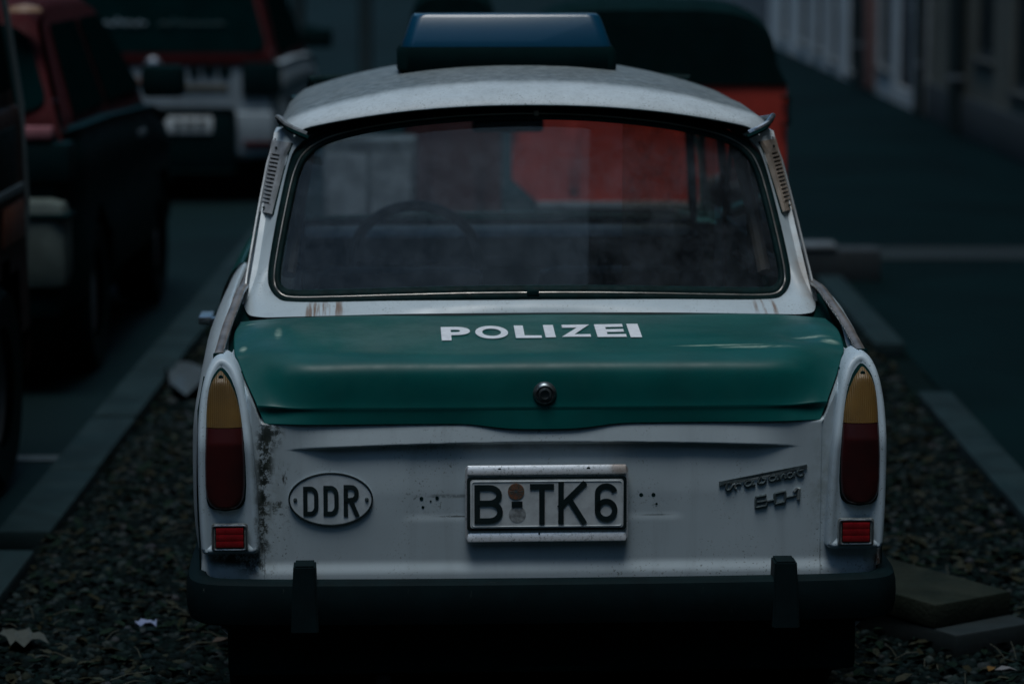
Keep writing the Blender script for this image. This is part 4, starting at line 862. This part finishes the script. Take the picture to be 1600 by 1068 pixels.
# interior
b = MB(); b.box((-.60, 2.30, .84), (.60, 2.62, .945), .03); b.build('dashboard', INT, CAR)
b = MB(); b.box((-.62, .50, .90), (.62, .80, .925), .01); b.build('parcel_shelf', INT, CAR)
b = MB(); b.box((-.60, .80, .45), (.60, .95, .93), .04); b.build('rear_seat', INT, CAR)
for s_ in (1, -1):
    b = MB(); b.box((s_ * .30 - .23, 1.55, .42), (s_ * .30 + .23, 1.68, .93), .05); b.box((s_ * .30 - .23, 1.68, .36), (s_ * .30 + .23, 2.1, .50), .04); b.build('front_seat', INT, CAR)
    b = MB(); b.tube([(s_ * .565, 1.33, 1.30), (s_ * .55, 1.36, 1.1), (s_ * .56, 1.40, .8), (s_ * .50, 1.5, .5)], 1, sec=[(-.003, -.022), (.003, -.022), (.003, .022), (-.003, .022)], up=(0, 1, 0)); b.build('seat_belt', INTB, CAR)
    b = MB(); b.tube([(s_ * .570, .70, 1.02), (s_ * .550, .80, 1.16), (s_ * .525, .90, 1.30)], .016, 8); b.build('inner_pillar_trim', INTB, CAR)
    b = MB(); b.tube([(s_ * .575, .95, .99), (s_ * .568, 1.0, 1.16), (s_ * .55, 1.04, 1.33)], .010, 8); b.tube([(s_ * .572, .95, 1.0), (s_ * .572, 1.28, 1.0)], .010, 8); b.build('inner_window_frame', INTB, CAR)
G = [[(x, .93 + .016 * math.sin((x - .25) * 95) + .006 * math.sin(x * 260), z) for x in np.linspace(.245, .475, 60)] for z in np.linspace(.93, 1.37, 8)]
cm = glass_mat('thin_brown_curtain', (.96, .80, .66), .30, (.16, .085, .045), 1.02, .5); grid(G, 'curtain', cm, CAR)
b = MB(); sc_ = Vector((-.252, 1.95, .912)); ax = Vector((0, -.80, .60)).normalized(); e1 = Vector((1, 0, 0)); e2 = ax.cross(e1)
b.tube([tuple(sc_ + (e1 * math.cos(a) + e2 * math.sin(a)) * .178) for a in np.linspace(0, 2 * PI, 40, endpoint=False)], .0155, 10, closed=True, up=tuple(ax)); sw = b.build('steering_wheel', simple('wheel_rim_dark', (.006, .012, .016), .5), CAR)
b = MB(); b.tube([tuple(sc_ - e1 * .17), tuple(sc_ - ax * .03), tuple(sc_ + e1 * .17)], .010, 8); b.tube([tuple(sc_ - ax * .03), (-.235, 2.32, .76)], .02, 8); b.build('spoke_and_column', INT, sw)
b = MB(); b.box((-.08, 2.33, 1.243), (.13, 2.36, 1.292), .012); b.tube([(.02, 2.36, 1.28), (.02, 2.40, 1.38)], .006, 6); b.build('rear_view_mirror', DLID, CAR)

# ================================================================== CONTAINERS
def container(X0, X1, Y0, Y1, zlo, zt_, ztop, mb_, ml, lab, cat, chamfer=.1):
    root = empty('waste_container', ((X0 + X1) / 2, Y0, 0), label=lab, category=cat, group='waste containers ahead of the police car'); hw = (X1 - X0) / 2; d = Y1 - Y0
    poly = [(-hw + chamfer, zlo), (hw - .0, zlo), (hw, zt_), (-hw, zt_), (-hw, zlo + chamfer * .9)]
    b = MB(); n_ = 5; b.add([(x, 0, z) for x, z in poly] + [(x, d, z) for x, z in poly], [(0, 1, 2, 3, 4), (9, 8, 7, 6, 5)] + [(i, (i + 1) % n_, n_ + (i + 1) % n_, n_ + i) for i in range(n_)]); b.build('body', mb_, root, smooth=False)
    for k in (-.55, .55):
        q = MB(); q.box((k * hw - .02, -.012, zlo + .05), (k * hw + .02, -.001, zt_ - .06), .004); q.build('rib', mb_, root)
    b = MB(); b.box((-hw + chamfer, -.02, zlo - .035), (hw, d + .02, zlo - .002), .004); b.build('base_band', GALV, root)
    b = MB(); b.box((-hw + chamfer, .03, .16), (hw - .02, d - .03, zlo - .037), .02); b.build('lower_body', DLID, root)
    # domed lid with rounded shoulders
    prof = [(-hw, zt_ + .002)] + [(-hw * math.cos(a) ** .45 * .93 - 0, zt_ + (ztop - zt_) * math.sin(a) ** .62) for a in np.linspace(.12, PI / 2 - .001, 12)]
    prof = prof + [(-x, z) for x, z in prof[::-1][1:]]
    G = [[(x * k, y, zt_ + (z - zt_) * kz) for x, z in prof] for y, k, kz in ((-.01, 1, .72), (-.008, 1, .9), (.06, 1, 1), (d * .5, 1, 1.02), (d - .05, 1, .98), (d, 1, .7))]
    front = [[(x, -.01, z) for x, z in [(q[0], zt_ + (q[1] - zt_) * .72) for q in prof]], [(x, -.01, zt_ + .002) for x, z in prof]]
    lid_ = grid(G, 'lid', ml, root, ang=50); grid(front, 'lid_front', ml, lid_, smooth=False)
    for sx_ in (-1, 1):
        for yy in (.12, d - .12):
            q = MB(); q.lathe([(0, -.02), (.09, -.02), (.10, -.01), (.10, .01), (.09, .02), (0, .02)], (sx_ * (hw - .16), yy, .10), 'x', 20); q.build('castor', TYRE, root)
        q = MB(); q.tube([(sx_ * (hw - .02), -.01, zt_ - .05), (sx_ * (hw + .005), -.03, zt_ - .05), (sx_ * (hw + .005), -.03, zt_ - .16), (sx_ * (hw - .02), -.01, zt_ - .16)], .009, 6); q.build('grip', DLID, root)
    return root
container(-.0, 1.118, 12.0, 12.95, .725, 1.20, 1.535, ORANGE, DLID, 'orange red waste container with domed black lid standing ahead of the police car', 'waste container')
container(-.49, -.05, 13.4, 14.0, .50, 1.15, 1.56, MAROON, DLID, 'narrow dark bin left of the orange red container, behind the light bar', 'waste bin', .04)

b = MB(); b.box((-.40, 0, .0), (-.0, .35, .92), .02); filler_box = b.build('filler', simple('filler_pale_grey', (.10, .12, .13), .7, var=.6, sc=7), label='added pale grey cabinet seen through the windows of the police car', category='filler'); filler_box.location = (-.42, 12.75, 0)  # pale box added to imitate light patches behind the rear glass
b = MB(); b.box((-.38, -.012, .06), (-.21, -.001, .86), .004); b.build('door', simple('filler_front_pale', (.20, .23, .25), .6, var=.4, sc=9), filler_box)
b = MB(); b.box((-.19, -.012, .06), (-.02, -.001, .86), .004); b.build('door', MATS['filler_front_pale'], filler_box)
# ================================================================== BACKGROUND CARS
def bcar(name, loc, rz, L, W_, H_, belt, body, upper_, lab, cat='car', z0=.24, hatch=.30, screen=.95, hood=.95, wr=.31, pil=None, rear_black=False):
    root = empty(name, loc, rz, label=lab, category=cat); hw = W_ / 2
    # lower body: sections along y
    G = []
    for y in np.concatenate([np.linspace(0, .25, 8), np.linspace(.35, L - .5, 40), np.linspace(L - .4, L, 8)]):
        e = 1 - .10 * (1 - sst(0, .25, y)) - .16 * sst(L - .6, L, y); bz = float(np.interp(y, [0, .2, hood * 0 + L * .3, L - 1.1, L - .3, L], [belt - .03, belt, belt - .01, belt - .06, belt - .20, belt - .36])); h = hw * e
        q = crl([(h * .82, z0 - .02), (h * .97, z0 + .05), (h, z0 + .22), (h * .985, (z0 + belt) / 2 + .05), (h, bz - .14), (h * .965, bz - .03), (h * .90, bz), (0, bz + .02)], 36)
        G.append([(a, y, z) for a, z in q] + [(-a, y, z) for a, z in q[::-1][1:]])
    o = grid(G, 'body', body, root, ang=60)
    bm = bmesh.new(); bm.from_mesh(o.data); kill = []
    wy_ = (.72, L - .85)
    for f in bm.faces:
        c_ = f.calc_center_median()
        if abs(c_.x) > hw * .7 and any((c_.y - w1) ** 2 + (c_.z - wr) ** 2 < (wr + .05) ** 2 for w1 in wy_): kill.append(f)
    bmesh.ops.delete(bm, geom=kill, context='FACES'); bm.to_mesh(o.data); bm.free()
    def cap(y, nm, off_):
        q = G[0] if y == 0 else G[-1]; n_ = len(q); b = MB(); b.add([(a * .999, y + off_, z) for a, _, z in q], [tuple(range(n_))]); return b.build(nm, body, root, smooth=False, fix=False)
    cap(0, 'tailgate', .001); cap(L, 'nose', -.001)
    # greenhouse shell
    yr0, yr1 = .06, hatch + .10; yw1 = L - 1.15 - screen * .62; yw0 = L - 1.12; top = H_
    prof = [(yr0, belt - .03), (yr0 + .05, belt + .10), (yr1 - .06, top - .14), (yr1 + .06, top - .045), (yr1 + .35, top - .005), ((yr1 + yw1) / 2, top), (yw1 - .2, top - .012), (yw1, top - .05), (yw1 + .12, top - .12), (yw0, belt - .05)]
    pp = crl(prof, 50)
    def gw(z): return hw * (.93 - .20 * max(0, (z - belt)) / (top - belt))
    G2 = []
    for y, z in pp:
        x = gw(z); r_ = .05; G2.append([(-x, y, max(belt - .05, z - .07)), (-x + .005, y, z - .04), (-x + .05, y, z - .006)] + [(t, y, z + .012 * (1 - (t / x) ** 2)) for t in np.linspace(-x + .10, x - .10, 9)] + [(x - .05, y, z - .006), (x - .005, y, z - .04), (x, y, max(belt - .05, z - .07))])
    sh = grid(G2, 'roof', upper_, root, ang=50)
    # side walls of greenhouse
    for s_ in (1, -1):
        poly = [(y, z - .055) for y, z in pp if z > belt + .02] ; poly = [(poly[0][0], belt - .04)] + poly + [(poly[-1][0], belt - .04)]
        b = MB(); n_ = len(poly); b.add([(s_ * gw(z), y, z) for y, z in poly], [tuple(range(n_))]); b.build('side_frame', upper_, root, smooth=False)
        a0, a1 = yr0 + .32, yw0 - .12; m_ = (a0 + a1) / 2 - .12
        for (y0_, y1_, y2_, y3_) in ((a0, m_ - .04, m_ - .04, yr1 + .17), (m_ + .04, a1, yw1 - .02, m_ + .04)):
            zz0, zz1 = belt + .03, top - .11; poly = [(y0_, zz0), (y1_, zz0), (y2_, zz1), (y3_, zz1)]
            b = MB(); b.add([(s_ * (gw(z) + .008), y, z) for y, z in poly], [(0, 1, 2, 3)]); b.build('side_window', CARGL, root, smooth=False)
        b = MB(); b.box((s_ * (hw + .02) - .02, yw0 - .36, belt - .02), (s_ * (hw + .10) + .02 * s_ if s_ > 0 else s_ * (hw + .02) + .02, yw0 - .28, belt + .12), .02) if False else b.box((min(s_ * hw * .96, s_ * (hw + .17)), yw0 - .34, belt - .01), (max(s_ * hw * .96, s_ * (hw + .17)), yw0 - .22, belt + .14), .035)
        b.build('mirror', DLID, root)
        b = MB(); b.box((s_ * (hw + .006) - .008, 1.9, belt - .17), (s_ * (hw + .006) + .008, 2.1, belt - .14), .004); b.build('door_handle', CHROME, root)
        for w1 in wy_:
            w0 = MB(); w0.lathe([(wr * .62, -.09), (wr * .93, -.10), (wr, -.07), (wr, .07), (wr * .93, .10), (wr * .62, .09)], (s_ * (hw - .12), w1, wr), 'x', 32); wh = w0.build('wheel', TYRE, root)
            w0 = MB(); w0.lathe([(wr * .63, .06 * s_), (wr * .5, .05 * s_), (wr * .2, .07 * s_), (0, .075 * s_)], (s_ * (hw - .12), w1, wr), 'x', 24); w0.build('rim', RIM, wh)
    # windscreen + rear window laid on shell
    def slant(pa, pb, k0, k1, nm, m, off_):
        (ya, za), (yb, zb_) = pa, pb; n_ = Vector((0, -(zb_ - za), (yb - ya))); n_.normalize(); n_ = n_ if (n_.y < 0) == (off_ > 0) else -n_
        pts = []; hh = math.hypot(yb - ya, zb_ - za)
        for a, q in rrect(1.0, hh, .09, 6):
            t = q / hh + .5; z = za + (zb_ - za) * t; y = ya + (yb - ya) * t; x = a * 2 * gw(z) * 1.95 * (k0 + (k1 - k0) * t); pts.append((x, y + n_.y * .022, z + abs(n_.z) * .022))
        b = MB(); b.add(pts, [tuple(range(len(pts)))]); return b.build(nm, m, root, smooth=False)
    rw = slant((yr0 + .025, belt + .05), (yr1 - .05, top - .115), .49, .47, 'rear_window', CARGL, 1)
    slant((yw0 - .03, belt + .0), (yw1 + .10, top - .11), .47, .46, 'windscreen', CARGL, -1)
    b = MB(); b.box((-hw * .92, -.05, z0), (hw * .92, .08, z0 + .30), .05); bp_ = b.build('rear_bumper', CBLK if rear_black else body, root)
    b = MB(); b.box((-hw * .88, L - .08, z0), (hw * .88, L + .05, z0 + .30), .05); b.build('front_bumper', body, root)
    b = MB(); b.box((-hw * .8, .2, .16), (hw * .8, L - .2, z0 + .12)); b.build('underbody', RUBM, root)
    return root, hw, rw
# red and white hatchback down the street (rear towards us)
c1, hw, rw = bcar('parked_hatchback', (-2.40, 19.75, 0), 0, 3.9, 1.76, 1.56, .93, CWHT, CRED, 'white hatchback with red upper body and written rear window, parked down the street', z0=.30)
b = MB(); b.box((-.80, -.012, .905), (.80, .004, .985), .004); b.build('red_band', CRED, c1)
for s_ in (1, -1):
    b = MB(); b.box((s_ * .72 - .13, -.03, .70), (s_ * .72 + .13, .09, .93), .03); b.build('tail_light', CBLK if s_ > 0 else CLAMP, c1)
    b = MB(); b.box((s_ * .70 - .10, -.07, .36), (s_ * .70 + .10, -.045, .41), .01); b.build('fog_lamp', CLAMP, c1)
b = MB(); b.box((-.58, -.07, .20), (.56, -.03, .63), .05); b.build('plate_recess', CBLK, c1)
b = MB(); b.box((-.11, -.085, .46), (.40, -.072, .57), .006); np_ = b.build('number_plate', PLATE, c1)
for k in range(6):
    if k == 2: continue
    b = MB(); b.box((-.07 + k * .075, -.09, .485), (-.07 + k * .075 + .04, -.086, .548)); b.build('character', BLK, np_)
b = MB(); b.lathe([(.06, .01), (.06, -.02), (.045, -.03), (0, -.03)], (0, -.005, .90), 'y', 20); b.build('emblem', CHROME, c1)
b = MB(); b.lathe([(.045, .004), (.045, -.008), (0, -.008)], (-.33, -.004, .89), 'y', 20); b.build('round_sticker', simple('sticker_tan', (.55, .32, .16), .6), c1)
b = MB()
for k, (x, w_) in enumerate(((.24, .07), (.33, .09), (.44, .08))): b.box((x, -.012, .83 + k % 2 * .01), (x + w_, -.003, .91), .006)
b.build('dark_sticker', CBLK, c1)
b = MB(); b.box((-.34, -.010, .775), (-.06, -.003, .82), .003); b.build('red_lettering_band', simple('sticker_rust', (.20, .09, .06), .6), c1)
b = MB(); b.box((.06, -.010, .74), (.50, -.003, .775), .003); b.build('brown_lettering_band', simple('sticker_brown', (.12, .10, .06), .6), c1)
# handwriting-like white marks on the rear window
def rwp(x, t): z = 1.055 + (1.54 - .115 - 1.055) * t; y = .095 + (.35 - .095) * t; return (x, y - .035, z)
for k in range(13):
    x = -.50 + k * .075; tall = .16 if k in (0, 3, 8) else .09
    if k == 6: continue
    b = MB(); b.tube([rwp(x, .30), rwp(x + .02, .30 + tall * .9), rwp(x + .045, .33), rwp(x + .07, .30 + tall * .5)], .007 if k < 6 else .005, 6); b.build('writing_stroke', simple('window_writing', (.22, .30, .36), .6) if k < 6 else simple('window_writing_dim', (.03, .07, .08), .6), rw)
# red hatchback ahead of the van (left)
c2, hw, rw = bcar('parked_hatchback', (-2.56, 11.55, 0), 0, 3.75, 1.70, 1.55, 1.05, CDK, CRED, 'dark red hatchback with pale bumper parked behind the van at left', z0=.30)
b = MB(); b.box((-.82, -.09, .42), (.82, .10, .78), .07); b.build('bumper_skin', simple('pale_bumper', (.10, .13, .12), .5), c2)
b = MB(); b.box((-.83, -.10, .70), (.83, .10, .725), .01); b.build('bumper_strip', CBLK, c2)
for s_ in (1, -1):
    b = MB(); b.box((s_ * .70 - .16, -.03, .84), (s_ * .70 + .13, .14, 1.0), .03); b.build('tail_light', CBLK, c2)
    b = MB(); b.box((s_ * .70 - .10, -.035, 1.01), (s_ * .70 + .06, .05, 1.06), .015); b.build('lamp_top', simple('pale_pink_lens', (.35, .14, .16), .4), c2)
b = MB(); b.lathe([(.07, .0), (.06, .02), (0, .03)], (.62, .25, 1.50), 'z', 14); b.build('roof_marker', simple('roof_marker_tan', (.35, .22, .14), .5), c2)
# van front part at the far left edge
VR = empty('parked_van', (-2.63, 10.02, 0), PI, label='dull red van cut off by the left edge of the picture', category='van')
def van():
    hw = .97; L = 4.05; b = MB()
    G = []
    for y in np.concatenate([np.linspace(0, 3.2, 20), np.linspace(3.3, L, 10)]):
        e = 1 - .05 * sst(3.5, L, y); bz = 1.25 if y < 3.3 else 1.25 - .22 * sst(3.3, L, y); h = hw * e
        q = crl([(h * .93, .28), (h, .36), (h, .7), (h * .995, .95), (h * .99, bz - .05), (h * .96, bz)], 26); G.append([(a, y, z) for a, z in q] + [(0, y, bz)] + [(-a, y, z) for a, z in q[::-1]])
    o = grid(G, 'body', CDRED, VR, ang=40)
    bm = bmesh.new(); bm.from_mesh(o.data); kill = [f for f in bm.faces if abs(f.calc_center_median().x) > .8 and any((f.calc_center_median().y - w1) ** 2 + (f.calc_center_median().z - .34) ** 2 < .40 ** 2 for w1 in (.46, 3.25))]
    bmesh.ops.delete(bm, geom=kill, context='FACES'); bm.to_mesh(o.data); bm.free()
    for yy, g_ in ((0, G[0]), (L, G[-1])):
        b = MB(); b.add([(a, yy, z) for a, _, z in g_], [tuple(range(len(g_)))]); b.build('end_panel', CDRED, VR, smooth=False)
    pp = [(.02, 1.24), (.06, 1.5), (.14, 1.95), (.4, 2.02), (2.6, 2.02), (2.95, 1.93), (3.95, 1.10)]
    pp = crl(pp, 50); G = []
    for y, z in pp:
        x = hw * (.975 - .10 * max(0, z - 1.25) / .77); G.append([(-x, y, max(1.2, z - .08)), (-x + .03, y, z - .02), (-x + .1, y, z)] + [(t, y, z + .01) for t in np.linspace(-x + .15, x - .15, 6)] + [(x - .1, y, z), (x - .03, y, z - .02), (x, y, max(1.2, z - .08))])
    grid(G, 'roof', CDRED, VR, ang=40)
    for s_ in (1, -1):
        gx_ = lambda z: s_ * hw * (.975 - .10 * max(0, z - 1.25) / .77)
        poly = [(y, z - .06) for y, z in pp]; b = MB(); b.add([(gx_(z), y, z) for y, z in [(poly[0][0], 1.2)] + poly + [(poly[-1][0], 1.0)]], [tuple(range(len(poly) + 2))]); b.build('side_frame', CDRED, VR, smooth=False)
        for poly in (((.12, 1.3), (1.5, 1.3), (1.5, 1.86), (.2, 1.86)), ((1.65, 1.28), (2.6, 1.28), (2.6, 1.88), (1.65, 1.88)), ((2.7, 1.28), (3.6, 1.28), (3.0, 1.80), (2.7, 1.88))):
            b = MB(); b.add([(gx_(z) + s_ * .012, y, z) for y, z in poly], [(0, 1, 2, 3)]); b.build('side_window', CARGL, VR, smooth=False)
        b = MB(); b.box((min(s_ * hw, s_ * (hw + .012)), .1, .955), (max(s_ * hw, s_ * (hw + .012)), 3.9, .985), .005); b.build('side_moulding', simple('moulding_grey', (.10, .13, .14), .5), VR)
        b = MB(); b.box((min(s_ * hw, s_ * (hw + .006)), .2, 1.0), (max(s_ * hw, s_ * (hw + .006)), .62, 1.18), .003); b.build('dark_decal', CBLK, VR)
        b = MB(); b.box((min(s_ * hw, s_ * (hw + .008)), .08, .80), (max(s_ * hw, s_ * (hw + .008)), .5, .93), .003); b.build('orange_decal', simple('decal_rust', (.20, .06, .03), .5), VR)
        for w1 in (.46, 3.25):
            w0 = MB(); w0.lathe([(.2, -.1), (.31, -.11), (.34, -.08), (.34, .08), (.31, .11), (.2, .1)], (s_ * (hw - .11), w1, .34), 'x', 32); wh = w0.build('wheel', TYRE, VR)
            w0 = MB(); w0.lathe([(.21, .07 * s_), (.16, .05 * s_), (.05, .07 * s_), (0, .075 * s_)], (s_ * (hw - .11), w1, .34), 'x', 24); w0.build('rim', RIM, wh)
    b = MB(); b.add([(-.80, 3.84, 1.235), (.80, 3.84, 1.235), (.76, 3.02, 1.905), (-.76, 3.02, 1.905)], [(0, 1, 2, 3)]); b.build('windscreen', CARGL, VR, smooth=False)
    for s_ in (1, -1):
        b = MB(); b.lathe([(.11, -.02), (.11, .03), (.09, .045), (0, .055)], (s_ * .68, L, .80), 'y', 24); b.build('headlight', CHROME, VR)
        b = MB(); b.box((min(s_ * .96, s_ * 1.16), 3.35, 1.22), (max(s_ * .96, s_ * 1.16), 3.45, 1.44), .03); b.build('mirror', DLID, VR)
    b = MB(); b.box((-.5, L - .01, .72), (.5, L + .02, .90), .01); b.build('grille', CBLK, VR)
    b = MB(); b.box((-.9, L - .08, .3), (.9, L + .05, .6), .05); b.build('front_bumper', CBLK, VR)
    b = MB(); b.box((-.8, .1, .2), (.8, L - .1, .42)); b.build('underbody', RUBM, VR)
    b = MB(); b.tube([(-.955, .0, .5), (-.972, .0, .9), (-.965, .02, 1.24), (-.935, .06, 1.5), (-.89, .12, 1.88)], .012, 6); b.build('door_edge_strip', simple('edge_grey', (.14, .17, .18), .4), VR)
van()

# ================================================================== SMALL THINGS ON THE GROUND
def slab(loc, rz, sx_, sy_, h, tilt, lab, m=SLAB):
    b = MB(); M = Matrix.Translation(loc) @ Matrix.Rotation(rz, 4, 'Z') @ Matrix.Rotation(tilt, 4, 'X'); b.box((-sx_ / 2, -sy_ / 2, 0), (sx_ / 2, sy_ / 2, h), .006, M); return b.build('paving_slab', m, label=lab, category='paving slab')
slab((1.055, 7.60, .012), R(33), .27, .66, .060, 0, 'lower grey concrete slab of the two lying on the gravel by the right kerb', simple('slab_dark', (.004, .013, .016), .85, bump=.3))
slab((1.01, 7.64, .078), R(36), .27, .60, .062, R(1.0), 'upper brownish rough slab lying on the other slab beside the rear bumper')
def crumple(name, loc, sx_, sy_, h, m, lab, cat, seed, rz=0, n=5):
    rs = np.random.RandomState(seed); G = []
    for i in range(n):
        row = []
        for j in range(n):
            u, v = i / (n - 1) - .5, j / (n - 1) - .5; row.append((u * sx_ + rs.uniform(-.1, .1) * sx_ / n, v * sy_ + rs.uniform(-.1, .1) * sy_ / n, (abs(((i + j) % 3) - 1) * .8 + rs.uniform(0, .35)) * h + .01))
        G.append(row)
    o = grid(G, name, m, ang=15, label=lab, category=cat); o.location = loc; o.rotation_euler = (0, 0, rz); return o
crumple('crumpled_paper', (-1.255, 7.36, .02), .09, .14, .02, PAPER, 'crumpled grey brown paper on the gravel at the lower left', 'litter', 4, R(30))
crumple('paper_scrap', (-.955, 7.50, .025), .055, .035, .015, PAPERB, 'small bluish white paper scrap on the gravel left of the bumper', 'litter', 8, R(5), 5)
crumple('plastic_bag', (-1.25, 11.5, .02), .22, .5, .07, simple('bag_pale', (.045, .065, .075), .6), 'pale plastic bag lying beside the left kerb past the tail light', 'litter', 12, R(10))
def leaf(x, y, s_, c_, lab, rz):
    m = simple('leaf_single', tuple(q * .45 for q in c_), .7); b = MB(); pts = [(-s_, 0, .004), (-s_ * .4, s_ * .45, .012), (s_ * .3, s_ * .4, .010), (s_, 0, .004), (s_ * .3, -s_ * .4, .012), (-s_ * .4, -s_ * .45, .008), (0, 0, 0)]
    b.add([(a, q, z + .03) for a, q, z in pts], [(i, (i + 1) % 6, 6) for i in range(6)]); o = b.build('fallen_leaf', m, label=lab, category='leaf', group='single fallen leaves'); o.location = (x, y, 0); o.rotation_euler = (0, 0, rz)
leaf(-.74, 7.35, .03, (.17, .13, .10), 'pale tan leaf under the left end of the rear bumper', .5)
leaf(1.18, 7.06, .022, (.35, .20, .05), 'small yellow leaf on the gravel in front of the slabs', 1.1)
leaf(1.30, 7.60, .03, (.26, .27, .25), 'pale grey leaf on the gravel right of the slab corner', .1)
leaf(1.215, 7.05, .028, (.28, .30, .33), 'whitish leaf at the lower right edge of the gravel', -.1)
